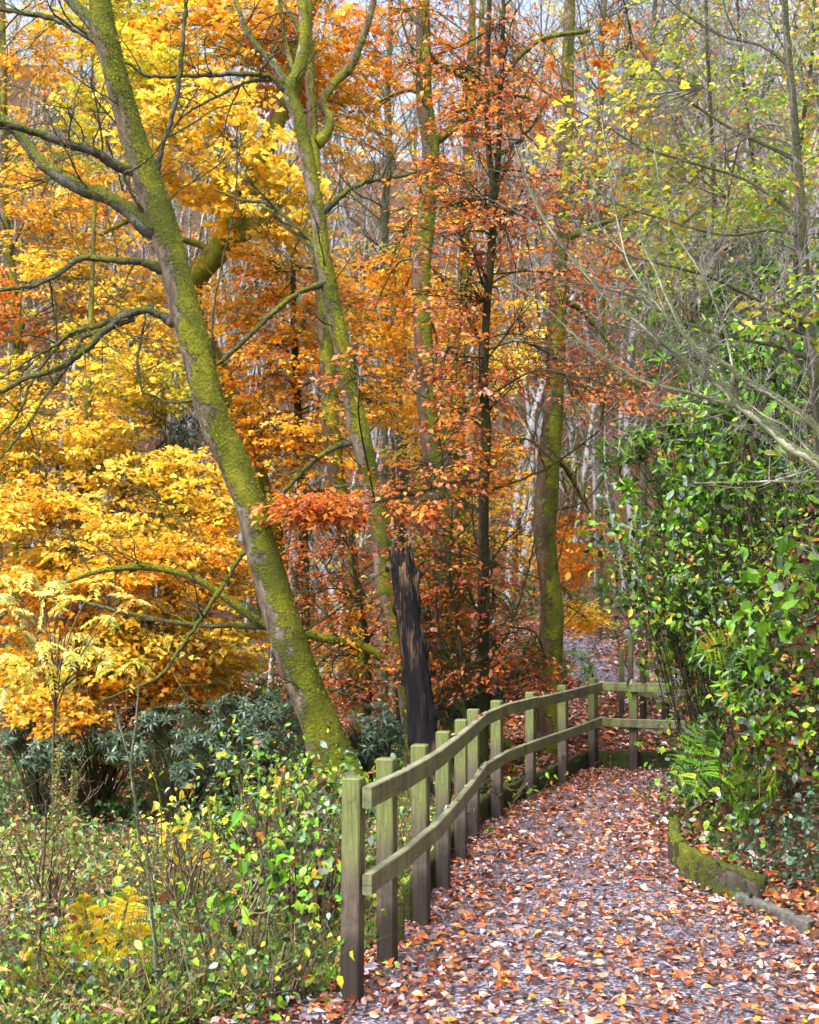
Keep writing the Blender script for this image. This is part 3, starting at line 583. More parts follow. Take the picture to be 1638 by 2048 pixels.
tree('copper_sapling', 'thin copper leaved saplings standing between the charred trunk and the rail fence', 'tree',
  [(930, 1420, 9), (925, 1330, 8), (915, 1250, 7), (900, 1150, 6), (905, 1000, 4)], 11.6, 11.8, 'barkd', [
    dict(p=[(930, 1400, 7), (905, 1340, 6), (880, 1280, 5), (870, 1180, 4)], n=5), dict(p=[(928, 1370, 6), (960, 1310, 5), (975, 1200, 4), (990, 1080, 3)], n=5),
    dict(p=[(925, 1340, 6), (1000, 1290, 5), (1040, 1200, 4), (1070, 1080, 3)], n=5)], nt=26, tl=.8, crown=[
    (900, 1130, 120, 90, 12.2, 43, 'copper', CB), (900, 1290, 130, 110, 12.2, 79, 'copper', CB), (990, 1240, 90, 110, 12.8, 25, 'copperd', CB), (990, 1090, 80, 80, 12.8, 18, 'copper', CB), (1040, 1340, 90, 50, 12.8, 21, 'copperd', CB)])
tree('golden_beech', 'yellow leaved tree glowing behind the copper beech in the middle of the wood', 'tree',
  [(925, 1200, 34), (925, 1000, 32), (915, 850, 28), (925, 600, 22), (940, 200, 18), (945, 0, 14)], 22, 22, 'mossb', [
    dict(p=[(938, 240, 14), (955, 150, 12), (965, 0, 10)], n=6)], nt=24, tl=1.4, crown=[
    (1000, 700, 120, 130, 20, 70, 'yellow', med), (930, 940, 140, 120, 20, 80, 'yellow', med), (1010, 1090, 130, 100, 20, 60, 'yellow', med), (820, 830, 100, 110, 21, 50, 'gold', med), (900, 400, 120, 110, 21, 26, 'gold', med), (830, 1130, 90, 90, 19, 40, 'yellow', med), (950, 200, 140, 120, 22, 30, 'orange', med), (860, 60, 160, 80, 22, 30, 'orange', med)])
tree('yellow_maple', 'bright yellow maple filling the left of the wood below the mossy limbs', 'tree',
  [(185, 1420, 18), (182, 1200, 16), (180, 1000, 14), (177, 850, 13), (180, 700, 11), (186, 500, 9), (190, 400, 7)], 17, 17, 'mossb', [
    dict(p=[(180, 1100, 10), (260, 960, 8), (330, 880, 6)], n=6), dict(p=[(178, 1000, 10), (100, 900, 8), (30, 860, 6)], n=6)], nt=14, tl=1.1, crown=[
    (140, 800, 210, 120, 16.5, 150, 'yellow', med), (330, 1010, 180, 110, 15.8, 150, 'yellow', med), (110, 930, 190, 110, 16, 137, 'yellow', med), (90, 1090, 170, 100, 15, 137, 'yellow', med), (300, 1140, 200, 80, 15, 131, 'gold', med), (130, 1210, 180, 90, 15, 118, 'gold', med),
    (360, 1250, 170, 80, 15.2, 106, 'yellow', med), (300, 1330, 130, 70, 15.5, 68, 'gold', med), (110, 1330, 130, 70, 15.5, 56, 'gold', med), (310, 770, 100, 60, 17, 45, 'lime', med), (120, 1420, 70, 60, 14.5, 27, 'gold', med), (400, 1100, 90, 90, 15.6, 56, 'gold', med), (60, 1010, 130, 60, 15.6, 62, 'gold', med), (250, 1390, 150, 60, 15, 50, 'gold', med), (420, 1350, 110, 70, 15.5, 55, 'yellow', med), (40, 1380, 90, 60, 14.5, 30, 'yellow', med), (210, 1300, 160, 60, 14.8, 50, 'yellow', med)])
tree('orange_maple', 'orange tinted maple at the left edge behind the long mossy limbs', 'tree',
  [(30, 1300, 26), (28, 1100, 24), (25, 900, 24), (35, 680, 24), (30, 600, 22), (12, 450, 18), (8, 250, 14), (5, 0, 10)], 20, 20, 'mossb', [dict(p=[(30, 640, 12), (-30, 650, 9)], n=3)], nt=24, tl=1.4, crown=[
    (70, 420, 120, 130, 19, 80, 'gold', med), (200, 540, 150, 100, 18.5, 90, 'yellow', med), (70, 620, 130, 80, 18.5, 60, 'orange', med), (230, 680, 140, 70, 18, 65, 'yellow', med), (120, 300, 130, 90, 20, 45, 'lime', med), (80, 140, 150, 110, 20, 55, 'gold', med), (330, 620, 110, 100, 18.5, 45, 'gold', med), (170, 430, 120, 70, 19, 40, 'gold', med)])
tree('bare_tree', 'thin pale bare trunk far back between the two mossy trunks', 'tree', [(768, 700, 16), (768, 520, 16), (770, 400, 16), (778, 300, 14), (775, 200, 13), (780, 60, 10), (782, -60, 8)], 26, 26, 'grey', [
    dict(p=[(776, 205, 8), (760, 170, 7), (750, 100, 5)], n=5)], nt=60, tl=2.0, tr0=.02, crown=[(700, 300, 100, 130, 26, 12, 'orange', med)])
tree('bare_tree', 'grey twiggy bare tree behind the right hand broad trunk', 'tree', [(1200, 900, 14), (1205, 600, 13), (1195, 300, 11), (1210, 0, 8)], 25, 25, 'grey', nt=90, tl=2.2, tr0=.018)
tree('bare_tree', 'grey bare tree far back above the leaf covered slope', 'tree', [(1290, 900, 14), (1300, 700, 14), (1290, 400, 12), (1310, 0, 9)], 28, 28, 'grey', nt=90, tl=2.6, tr0=.018)
# right hand trees
SP = dict(leaf=.06, wd=.75, n=17, Ls=.5, flat=.7, ry=1.0)
tree('grey_sapling', 'straight grey green sapling rising at the right edge with long bare branches', 'tree',
  [(1655, 1050, 28), (1643, 880, 26), (1632, 750, 23), (1618, 650, 21), (1606, 500, 20), (1597, 350, 17), (1586, 200, 14), (1572, 50, 13), (1566, -80, 11)],
  8.2, 8.2, 'grey', [
    dict(p=[(1617, 656, 9), (1584, 635, 8), (1534, 609, 7), (1475, 580, 7), (1412, 551, 6), (1334, 531, 5), (1256, 510, 4), (1160, 470, 3)], n=10, dy=-.3),
    dict(p=[(1622, 719, 9), (1561, 695, 8), (1490, 680, 7), (1424, 662, 6), (1370, 646, 6), (1319, 621, 5), (1268, 594, 5), (1178, 570, 4), (1080, 556, 3)], n=10, dy=.3),
    dict(p=[(1614, 668, 8), (1526, 637, 6), (1502, 613, 5), (1483, 582, 5), (1467, 539, 4), (1480, 500, 3)], n=4),
    dict(p=[(1602, 440, 8), (1540, 390, 7), (1480, 355, 6), (1380, 325, 5), (1280, 292, 5), (1200, 245, 4), (1100, 190, 3), (1020, 120, 3)], n=12),
    dict(p=[(1594, 320, 8), (1530, 290, 7), (1450, 250, 6), (1350, 180, 5), (1280, 100, 4), (1230, 20, 3)], n=10),
    dict(p=[(1580, 130, 8), (1520, 90, 6), (1440, 70, 5), (1360, 20, 4), (1300, -40, 3)], n=10),
    dict(p=[(1600, 470, 7), (1540, 460, 6), (1450, 470, 5), (1330, 440, 4), (1220, 400, 3), (1130, 330, 2)], n=9),
    dict(p=[(1625, 560, 6), (1660, 520, 5)], n=0), dict(p=[(1572, 60, 6), (1560, 0, 5), (1500, -60, 4)], n=4)],
  nt=40, tl=.8, tmat='twig', sides=14, lump=.03, tr0=.006, crown=[(1560, 640, 80, 60, 8, 12, 'spring', SP), (1450, 330, 170, 140, 8.5, 26, 'spring', SP), (1250, 250, 150, 130, 8.5, 16, 'lime', SP)])
tree('coppiced_hazel', 'pale green arching bare stems reaching in from the right edge over the bank', 'shrub',
  [(1700, 1010, 24), (1638, 926, 21), (1580, 895, 19), (1530, 848, 17), (1471, 805, 15), (1452, 781, 14), (1405, 746, 12), (1358, 711, 11), (1319, 680, 10), (1268, 637, 9), (1217, 598, 8), (1178, 555, 7), (1147, 520, 7), (1090, 440, 6), (1060, 380, 5), (1030, 290, 4)],
  6.6, 7.6, 'pale', [
    dict(p=[(1660, 945, 18), (1638, 862, 17), (1569, 805, 16), (1502, 766, 14), (1452, 730, 13), (1409, 707, 11), (1373, 672, 10), (1334, 594, 9), (1311, 539, 8), (1291, 500, 7), (1250, 400, 6), (1215, 300, 5), (1195, 180, 3)], n=6, dy=.6),
    dict(p=[(1405, 708, 8), (1370, 672, 7), (1338, 637, 7), (1295, 582, 6), (1256, 523, 5), (1235, 440, 4), (1215, 330, 3)], n=5, dy=.5),
    dict(p=[(1475, 809, 10), (1412, 795, 9), (1354, 779, 8), (1287, 762, 7), (1229, 730, 7), (1178, 695, 6), (1135, 656, 5), (1085, 610, 4), (1020, 560, 3)], n=6, dy=.4),
    dict(p=[(1459, 785, 9), (1467, 750, 8), (1463, 719, 7), (1448, 656, 7), (1428, 598, 6), (1409, 555, 6), (1373, 500, 5), (1330, 420, 4), (1300, 240, 3)], n=6, dy=.5),
    dict(p=[(1638, 926, 9), (1600, 880, 6), (1569, 850, 6), (1530, 832, 5), (1490, 800, 4)], n=3), dict(p=[(1471, 810, 6), (1432, 832, 5), (1373, 846, 4), (1323, 850, 3)], n=2, dy=.2),
    dict(p=[(1444, 783, 6), (1385, 801, 5), (1319, 811, 3)], n=2, dy=.2), dict(p=[(1645, 965, 6), (1590, 962, 5), (1514, 963, 5), (1389, 966, 3)], n=4, dy=.2), dict(p=[(1640, 935, 6), (1560, 958, 4), (1500, 975, 3), (1420, 970, 2)], n=3, dy=.3)],
  nt=24, tl=.7, tmat='twig', sides=12, lump=.02, tr0=.004, ldz=.5)
for (tk, lb, Y, cr) in (
  ([(1455, 900, 12), (1444, 629, 10), (1432, 500, 9), (1425, 300, 8), (1415, 100, 7), (1410, -60, 6)], 'thin dark upright stem above the middle of the green bank', 13, [(1400, 150, 130, 130, 13, 46, 'spring', SP), (1380, 400, 130, 110, 13, 46, 'spring', SP), (1330, 560, 110, 50, 13, 28, 'spring', SP)]),
  ([(1602, 900, 12), (1596, 629, 10), (1592, 500, 10), (1600, 300, 8), (1625, 100, 7), (1630, -60, 5)], 'thin stem standing just behind the grey green sapling at the right', 11, [(1570, 180, 110, 140, 11, 42, 'spring', SP), (1580, 400, 90, 120, 11, 36, 'spring', SP)]),
  ([(1370, 800, 11), (1368, 400, 11), (1362, 180, 10), (1355, 0, 9), (1352, -60, 8)], 'slender reddish stem left of the thin dark one above the bank', 16, [(1290, 120, 130, 120, 16, 46, 'spring', SP), (1270, 360, 110, 120, 16, 34, 'spring', SP), (1240, 500, 110, 60, 16, 24, 'lime', SP)]),
  ([(1520, 900, 12), (1525, 650, 9), (1515, 400, 8), (1490, 200, 7), (1470, -60, 5)], 'leaning young tree with yellow green leaves between the two thin stems', 14, [(1480, 100, 130, 110, 14, 46, 'spring', SP), (1500, 300, 130, 110, 14, 40, 'spring', SP), (1500, 520, 120, 70, 14, 36, 'green', SP)])):
    tree('young_tree', lb, 'tree', tk, Y, Y, 'barkr' if 'reddish' in lb else 'barkd', nt=56, tl=1.2, tmat='twig', sides=10, crown=cr, tr0=.008)

# ------------------------------------------------------------------ charred snag
def snag():
    P, Rr = pxline([(862, 1560, 64), (849, 1480, 55), (841, 1400, 53), (832, 1330, 52), (820, 1250, 50), (812, 1180, 50), (803, 1130, 49), (799, 1095, 47)], 10.6, 10.6, 70)
    g = H(P[0, 0], P[0, 1])
    t = thing('charred_trunk', 'blackened broken tree trunk with a jagged splintered top behind the rail fence', 'dead tree', (P[0, 0], P[0, 1], float(g)))
    K, s = 74, 36; ext = np.linspace(g-.1, P[0, 2]-.03, 4); P = np.vstack([np.stack([np.full(4, P[0, 0]+.02), np.full(4, P[0, 1]), ext], 1), P]); Rr = np.r_[np.full(4, Rr[0]*1.1), Rr]
    th = np.linspace(0, 2*np.pi, s, endpoint=False); T = nrm(np.gradient(P, axis=0)); A = nrm(np.cross(T, REF)); B = np.cross(T, A)
    h = np.arange(K)[:, None]; rr = Rr[:, None]*(1+.07*np.sin(3*th+h*.05)+.05*np.sin(7*th+h*.08)+.05*np.sin(11*th-h*.03)+R.normal(0, .015, (K, s)))
    for (kh, ka, am, sz) in ((58, 3.4, .55, 2.6), (38, 3.2, .45, 2.2), (20, 2.9, .4, 2), (66, .2, .4, 2), (30, 6.0, .3, 2), (14, .5, .35, 2), (48, .3, .3, 1.8)):
        rr = rr*(1+am*np.exp(-((h-kh)/sz)**2-(np.angle(np.exp(1j*(th-ka)))/.28)**2))
    V = P[:, None]+rr[..., None]*(np.cos(th)[None, :, None]*A[:, None]+np.sin(th)[None, :, None]*B[:, None])
    jag = np.interp(np.arange(s), np.arange(0, s+1, 1), np.r_[R.uniform(-.16, .07, s), 0]); jag = np.where(np.sin(th) < 0, jag, jag-.1)
    for q in range(1, 16): V[-q] += T[-1]*(jag[:, None]*(1-(q-1)/15.0)**1.5)
    I = np.arange(K*s).reshape(K, s); I2 = np.roll(I, -1, 1); Q = np.stack([I[:-1], I2[:-1], I2[1:], I[1:]], -1)
    mb = MB(); mb.add(V, Q)
    inn = V[-1]; c = P[-1]; ring2 = c+(inn-c)*.62-T[-1]*.05; ring3 = c+(inn-c)*.1-T[-1]*.4
    mb.add(np.stack([inn, ring2, ring3], 0), np.stack([I[:2], I2[:2], I2[1:3], I[1:3]], -1)); mb.build('trunk', 'char', t, True)
    for i in range(9):
        a = R.uniform(0, 6.28); b = P[-6]+(np.cos(a)*A[-1]+np.sin(a)*B[-1])*.05; m2 = MB(); hh = R.uniform(.04, .12)
        tubes(m2, spline([b-T[-1]*.1, b+T[-1]*hh*.6+R.normal(0, .01, 3), b+T[-1]*hh+R.normal(0, .015, 3)], 7), np.array([.03, .026, .024, .02, .014, .008, .001]), 6, .15); m2.build('splinter', 'char', t, False)
snag()
# mossy fallen arching bough left behind the leaning tree
tree('fallen_bough', 'mossy bough arching low behind the leaning tree into the yellow leaves', 'branch',
  [(740, 1300, 20), (688, 1283, 20), (640, 1275, 19), (600, 1264, 18), (535, 1250, 17), (480, 1218, 16), (430, 1180, 15), (370, 1150, 14), (300, 1135, 13), (240, 1137, 12), (190, 1145, 9), (100, 1175, 7)], 13, 12.4, 'moss', [
   dict(p=[(545, 1253, 16), (470, 1251, 13), (400, 1251, 12), (310, 1238, 11), (230, 1220, 9), (165, 1203, 6)], n=8)], nt=20, tl=.6, lump=.07, sides=12)

# ------------------------------------------------------------------ shrubs on the bank and in the wood
def bush(name, label, cat, blobs, base, pn, leaf, wd, n, mat='gloss', stems=7, fine=True, whorl=0, smat='grey', flat=.8, fw=(0, -.35, .25), bank=False):
    t = thing(name, label, cat, base); fo = MB(); sm = MB(); base = np.array(base, float)
    for (px, py, rx, ry, Y) in blobs:
        c = W(px, py, Y); r = np.array([rx/F*Y, .55*(rx+ry)/2/F*Y+.25, ry/F*Y]); nb = max(6, int(n*rx*ry/9000))
        k_ = max(5, nb//10); tips = ellip(c, r, k_*2, .25); tips = tips[np.argsort(-clumpy(tips, 2.5, int(px+py)))[:max(5, int(k_*1.3))]]
        if bank:
            bs = tips+np.stack([R.uniform(.15, .7, len(tips)), R.uniform(-.1, .4, len(tips)), 0*tips[:, 0]], 1); bs[:, 0] = np.maximum(bs[:, 0], np.interp(np.minimum(bs[:, 1], 11.3), RP[:9, 1], RP[:9, 0])+R.uniform(.15, .5, len(tips))); bs[:, 2] = H(bs[:, 0], bs[:, 1])-.02
            bs[:, 2] = np.where(bs[:, 2] > tips[:, 2]+.3, tips[:, 2]+.1, bs[:, 2])
        else: bs = base+R.normal(0, .05, (len(tips), 3))*[1, 1, .2]
        up_ = np.linalg.norm(tips-bs, axis=1)[:, None]
        st = np.stack([bs, bs*.55+tips*.45+UP*(.22 if bank else .15)*up_+R.normal(0, .05, bs.shape), bs*.2+tips*.8+UP*.1*up_, tips], 1)
        st = np.stack([spline(q, 9) for q in st]); rr = np.linspace(.008, .002, 9)[None]*np.ones((len(st), 1)); tubes(sm, st if not bank else st[::2], rr*(.7 if bank else 1) if not bank else rr[::2]*.6, 4)
        if whorl:
            m_ = max(20, nb//whorl); cc = ellip(c, r, m_*2, .3); cc = cc[np.argsort(-clumpy(cc, 3, int(px)))[:m_]]; m_ = len(cc)
            ang = R.uniform(0, 6.28, (m_, 1))+np.arange(whorl)[None]*6.283/whorl; ax = nrm((cc-c)/r+np.array([0, -.3, .8])+R.normal(0, .3, cc.shape)); a1 = nrm(np.cross(ax, REF)); a2 = np.cross(ax, a1)
            D = nrm(np.cos(ang)[..., None]*a1[:, None]+np.sin(ang)[..., None]*a2[:, None]+ax[:, None]*.35+R.normal(0, .15, (m_, whorl, 3)))
            P = cc[:, None]+D*leaf*.5; Nn = ax[:, None]-D*.35+R.normal(0, .2, D.shape); N = m_*whorl
            bc = pal(pn, m_)[:, None].repeat(whorl, 1).reshape(-1, 3)*.5+pal(pn, N)*.5; sz = leaf*R.uniform(.7, 1.15, N)
            leaves(fo, P.reshape(-1, 3), D.reshape(-1, 3), Nn.reshape(-1, 3), sz, sz*wd, bc, fine, .25)
            tubes(sm, np.stack([cc-ax*.12-UP*.05, cc], 1), np.full((m_, 2), .003), 3)
        else:
            P = tips[R.integers(0, len(tips), nb)]+R.normal(0, .13, (nb, 3)); sz = leaf*R.uniform(.55, 1.3, nb)
            D = R.normal(0, .8, (nb, 3))+np.array([0, -.4, -.35]); Nn = nrm(R.normal(0, flat, (nb, 3))+UP+np.array(fw))
            leaves(fo, P, D, Nn, sz, sz*wd, pal(pn, nb), fine, .15)
            tubes(sm, np.stack([P-D*.03-UP*.04, P], 1), np.full((nb, 2), .0013), 3)
    sm.build('stems', smat, t); fo.build('foliage', mat, t, smooth=False); return t
def onb(px, py, d=.12):
    h = hit(px, py)
    return h
def G3(px, Y): x = (px-CX)/F*Y; return (x, Y, float(H(x, Y)))
BK = [ # name,label,cat,blobs(px,py,rx,ry,Y|None),base(px,Y),palette,leaf,wd,n,whorl
 ('laurel_bush', 'glossy dark laurel bush leaning out over the path above the bank, beside the copper leaves', 'bush', [(1330, 930, 110, 90, 10.8), (1250, 910, 60, 50, 10.6), (1400, 850, 90, 90, 11)], (1420, 10.9), 'green', .13, .3, 300, 7),
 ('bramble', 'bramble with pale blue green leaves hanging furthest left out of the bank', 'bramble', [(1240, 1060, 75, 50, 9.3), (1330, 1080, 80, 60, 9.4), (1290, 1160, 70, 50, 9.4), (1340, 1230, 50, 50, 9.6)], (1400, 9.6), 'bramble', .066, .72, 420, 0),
 ('shrub', 'broad green shrub beneath the pale arching stems at the middle of the bank', 'shrub', [(1480, 900, 130, 120, 10), (1400, 1000, 90, 80, 9.8), (1580, 980, 70, 90, 9)], (1500, 10.2), 'green', .10, .55, 260, 0),
 ('shrub', 'yellow green leafed shrub at the right edge behind the sapling', 'shrub', [(1580, 700, 80, 130, 10), (1560, 830, 90, 60, 9.6), (1500, 760, 80, 80, 10)], (1600, 10.5), 'green', .09, .7, 260, 0),
 ('rhododendron', 'rhododendron high on the bank behind the thin upright stems', 'bush', [(1420, 720, 130, 90, 12.5), (1310, 760, 80, 70, 13), (1520, 620, 120, 90, 12.5), (1600, 520, 70, 90, 12), (1400, 600, 110, 60, 13)], (1500, 12.6), 'green', .13, .28, 240, 6),
 ('shrub', 'bright green shrub on the horizon of the bank left of the stems', 'shrub', [(1300, 620, 90, 60, 15), (1400, 540, 120, 80, 15), (1270, 520, 70, 50, 16), (1540, 480, 110, 90, 14)], (1430, 15), 'green', .10, .55, 260, 0),
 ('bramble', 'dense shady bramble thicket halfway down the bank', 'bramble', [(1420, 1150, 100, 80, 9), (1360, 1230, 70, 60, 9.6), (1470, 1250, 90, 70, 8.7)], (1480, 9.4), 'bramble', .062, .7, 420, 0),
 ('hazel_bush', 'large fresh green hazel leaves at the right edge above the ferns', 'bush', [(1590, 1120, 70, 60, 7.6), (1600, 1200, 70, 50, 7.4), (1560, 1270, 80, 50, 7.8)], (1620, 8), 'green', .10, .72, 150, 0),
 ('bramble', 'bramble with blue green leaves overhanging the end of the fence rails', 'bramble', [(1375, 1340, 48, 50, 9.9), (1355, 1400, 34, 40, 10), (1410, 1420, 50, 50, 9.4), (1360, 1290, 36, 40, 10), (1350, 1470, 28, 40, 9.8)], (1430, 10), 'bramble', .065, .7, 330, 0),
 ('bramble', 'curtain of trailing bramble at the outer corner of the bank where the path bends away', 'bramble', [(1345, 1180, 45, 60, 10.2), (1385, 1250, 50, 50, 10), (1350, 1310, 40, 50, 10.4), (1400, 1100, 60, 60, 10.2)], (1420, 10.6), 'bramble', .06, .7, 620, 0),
 ('laurel_seedling', 'shiny light green laurel shoots on the bank right of the fence end', 'bush', [(1440, 1310, 60, 40, 8.5), (1470, 1380, 50, 40, 8.4), (1510, 1330, 50, 40, 8.2)], (1500, 8.9), 'green', .10, .3, 260, 6),
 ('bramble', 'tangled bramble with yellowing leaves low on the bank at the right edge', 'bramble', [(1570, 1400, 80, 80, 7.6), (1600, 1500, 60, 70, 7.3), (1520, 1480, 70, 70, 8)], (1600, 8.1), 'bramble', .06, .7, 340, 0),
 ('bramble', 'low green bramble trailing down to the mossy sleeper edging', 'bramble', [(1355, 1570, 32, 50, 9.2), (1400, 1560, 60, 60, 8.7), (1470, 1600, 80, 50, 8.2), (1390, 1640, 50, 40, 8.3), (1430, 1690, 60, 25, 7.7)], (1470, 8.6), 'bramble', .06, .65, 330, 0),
 ('ivy', 'blue green ground ivy patch by the right edge just above the kerb stone', 'ivy', [(1600, 1690, 60, 60, 6.9), (1570, 1740, 40, 35, 6.8), (1630, 1770, 40, 40, 6.6)], (1620, 7.2), 'bluegreen', .04, .85, 700, 0),
]
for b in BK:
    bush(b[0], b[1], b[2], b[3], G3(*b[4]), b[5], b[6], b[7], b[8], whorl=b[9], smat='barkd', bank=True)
RH = [('rhododendron', 'broad dark rhododendron filling the hollow behind the tall forked stem', [(180, 1470, 110, 50, 14.5), (280, 1440, 100, 45, 15), (100, 1500, 90, 40, 14)], (190, 14.5)),
      ('rhododendron', 'spreading dark rhododendron right at the back of the left hollow under yellow leaves', [(420, 1400, 130, 45, 16.5), (560, 1400, 90, 50, 16)], (460, 16.4)),
      ('rhododendron', 'dark rhododendron behind the middle of the rail fence', [(950, 1380, 90, 45, 13.6), (880, 1400, 60, 50, 13)], (940, 13.6)),
      ('rhododendron', 'dark blue green rhododendron left of the foot of the leaning tree', [(520, 1440, 110, 60, 13), (430, 1450, 110, 60, 13.4), (560, 1500, 80, 40, 12.2)], (500, 13.2)),
      ('rhododendron', 'low dark rhododendron in the hollow below the yellow maple', [(330, 1470, 110, 60, 14), (430, 1530, 90, 50, 12.5), (250, 1500, 80, 40, 13.5)], (360, 13.6)),
      ('rhododendron', 'small dark rhododendron at the left edge on the woodland floor', [(60, 1470, 90, 50, 15), (30, 1430, 60, 45, 15.5)], (90, 15)),
      ('rhododendron', 'dark evergreen bush showing through the yellow leaves left of the leaning trunk', [(320, 890, 90, 60, 20), (350, 820, 60, 50, 21), (220, 880, 50, 40, 21)], (330, 20.5)),
      ('rhododendron', 'dark evergreen between the charred trunk and the leaning tree', [(760, 1450, 60, 60, 12.5), (700, 1490, 60, 50, 12)], (740, 12.6)),
      ('holly', 'green holly far back behind the dark forked trunk', [(800, 510, 50, 60, 24), (780, 580, 40, 50, 24)], (800, 24)),
      ('laurel', 'bright leaved laurel growing between the charred trunk and the dark forked trunk', [(860, 1200, 50, 80, 13.5), (830, 1100, 30, 40, 14), (1060, 1320, 60, 60, 14.5), (1150, 1340, 40, 50, 14)], (900, 13.8))]
for nm, lb, bl, bs in RH:
    bush(nm, lb, 'bush', bl, G3(*bs), 'bluegreen' if 'laurel' != nm and nm != 'holly' else 'green', .11 if bl[0][4] < 18 else .16, .27, 760, whorl=7, fine=False, smat='barkd')

# bank ground cover
def cover(name, n, box, cond, pn, size, label, lift, fine=True, mat='gloss', wd=.65, cat='ground cover', dens=None):
    x = R.uniform(box[0], box[1], n); y = R.uniform(box[2], box[3], n); m = cond(x, y); x, y = x[m], y[m]
    Nn = ground_normal(x, y, .1); P = np.stack([x, y, H(x, y)], -1)+Nn*(R.uniform(0, 1, (len(x), 1))**1.2*lift)
    v = clumpy(P, 1.6, 5+n); k_ = v > np.quantile(v, .38); P, Nn = P[k_], Nn[k_]; N = len(P)
    sz = size*R.uniform(.5, 1.3, N); mb = MB()
    leaves(mb, P, R.normal(size=(N, 3))+np.array([-.2, -.3, -.3]), Nn*.6+UP*.7+R.normal(0, .55, (N, 3))+[0, -.2, 0], sz, sz*wd, pal(pn, N), fine, .15)
    return tag(mb.build(name, mat, smooth=False), 'stuff', label, cat)
inR = lambda a, b: (lambda x, y: (-sdist(x, y, RP) > a) & (-sdist(x, y, RP) < b))
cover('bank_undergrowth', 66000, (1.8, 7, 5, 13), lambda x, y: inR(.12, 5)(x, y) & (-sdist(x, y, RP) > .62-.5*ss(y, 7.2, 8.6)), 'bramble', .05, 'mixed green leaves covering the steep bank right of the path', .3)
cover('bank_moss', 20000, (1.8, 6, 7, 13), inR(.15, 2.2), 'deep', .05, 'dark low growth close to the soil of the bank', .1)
cover('far_bank_undergrowth', 24000, (3.5, 14, 12.8, 26), lambda x, y: (x > 3.9+.13*(y-13)) & (sdist(x, y, LP) > .2), 'green', .09, 'green undergrowth on the bank beyond the bend of the path', .5, fine=False)
# grass + bracken stems helper
def blades(mb, x, y, h, w, pn, lean=.35):
    n = len(x); P0 = np.stack([x, y, H(x, y)-.01], -1); d = R.normal(0, lean, (n, 3))*[1, 1, 0]; S = nrm(np.cross(UP, R.normal(size=(n, 3))))
    h = h*R.uniform(.5, 1.3, (n, 1)); w = w*R.uniform(.6, 1.3, (n, 1)); a = P0; b = P0+UP*h*.55+d*h*.4; c = P0+UP*h*.85+d*h*1.2
    V = np.stack([a-S*w, a+S*w, b-S*w*.7, b+S*w*.7, c-S*w*.1, c+S*w*.1], 1); Q = np.array([[0, 1, 3, 2], [2, 3, 5, 4]])[None]+np.arange(n)[:, None, None]*6
    mb.add(V, Q, np.repeat(pal(pn, n), 2, 0))
inL = lambda x, y: (sdist(x, y, LP) > .12) & (y < 13.5)
def lscat(n, y0=4.6, y1=12):
    y = y0+(y1-y0)*R.uniform(0, 1, n)**1.3; x = (R.uniform(-60, 900, n)-CX)/F*y; m = inL(x, y); return x[m], y[m]
cover('hollow_undergrowth', 30000, (-8, 3.5, 11.5, 24), lambda x, y: (sdist(x, y, LP) > .3) & (x < -.2+.09*y), 'deep', .09, 'dark green plants covering the hollow behind the leaning tree', .35, fine=False)
cover('far_hill_undergrowth', 26000, (-24, 24, 26, 62), lambda x, y: y > 25, 'deep', .22, 'patchy dark green growth on the far hillside', .6, fine=False)
mb = MB(); x, y = lscat(11000); v = clumpy(np.stack([x, y, 0*x], -1), 1.2, 9) > -.3; blades(mb, x[v], y[v], .32, .003, 'grass'); tag(mb.build('grass', 'leaf', smooth=False), 'stuff', 'thin grass among the plants left of the fence', 'grass')
def lcover(name, n, pn, size, lift, label, seed, q, y0=4.6, y1=11.5, wd=.65, fine=True):
    x, y = lscat(n, y0, y1); hz = H(x, y); sL = sdist(x, y, LP)
    hgt = lift*np.clip(.3+.9*ss(sL, 0, .8), 0, 1.2)*(.75+.35*np.clip(clumpy(np.stack([x, y, 0*x], -1), 1.5, seed), -1, 1.5))
    P = np.stack([x, y, hz+hgt*R.uniform(.05, 1, len(x))**.7], -1); v = clumpy(P, 2.2, seed); k_ = v > np.quantile(v, q); P = P[k_]; N = len(P)
    sz = size*R.uniform(.45, 1.3, N); mb = MB(); D = R.normal(size=(N, 3))*[1, 1, .5]-UP*.2
    leaves(mb, P, D, UP+R.normal(0, .5, (N, 3))+[.1, -.3, 0], sz, sz*wd, pal(pn, N), fine, .15)
    st = R.integers(0, N, N//4); B0 = P[st].copy(); B0[:, 2] = H(B0[:, 0], B0[:, 1]); B0[:, :2] += R.normal(0, .06, (len(st), 2))
    m2 = MB(); tubes(m2, np.stack([B0, (B0+P[st])/2+R.normal(0, .02, B0.shape), P[st]], 1), np.array([[.003, .0022, .0014]])*np.ones((len(st), 1)), 3)
    o = mb.build(name, 'gloss', smooth=False); s2 = tag(m2.build('stems', 'dead', o), 'stuff'); return tag(o, 'stuff', label, 'undergrowth')
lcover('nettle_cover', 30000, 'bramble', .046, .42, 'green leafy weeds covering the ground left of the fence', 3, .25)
lcover('low_herb_cover', 22000, 'herb', .032, .35, 'small yellow green herbs in front of the woodland floor at lower left', 12, .4)
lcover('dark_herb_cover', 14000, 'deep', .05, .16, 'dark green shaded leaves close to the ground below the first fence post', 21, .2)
lcover('brown_leaf_cover', 5000, 'litterd', .055, .22, 'brown beech leaves caught among the weeds left of the fence', 41, .4)
lcover('dry_weed_cover', 12000, 'dry', .045, .4, 'withered brown weeds mixed into the undergrowth at lower left', 31, .4, wd=.35)

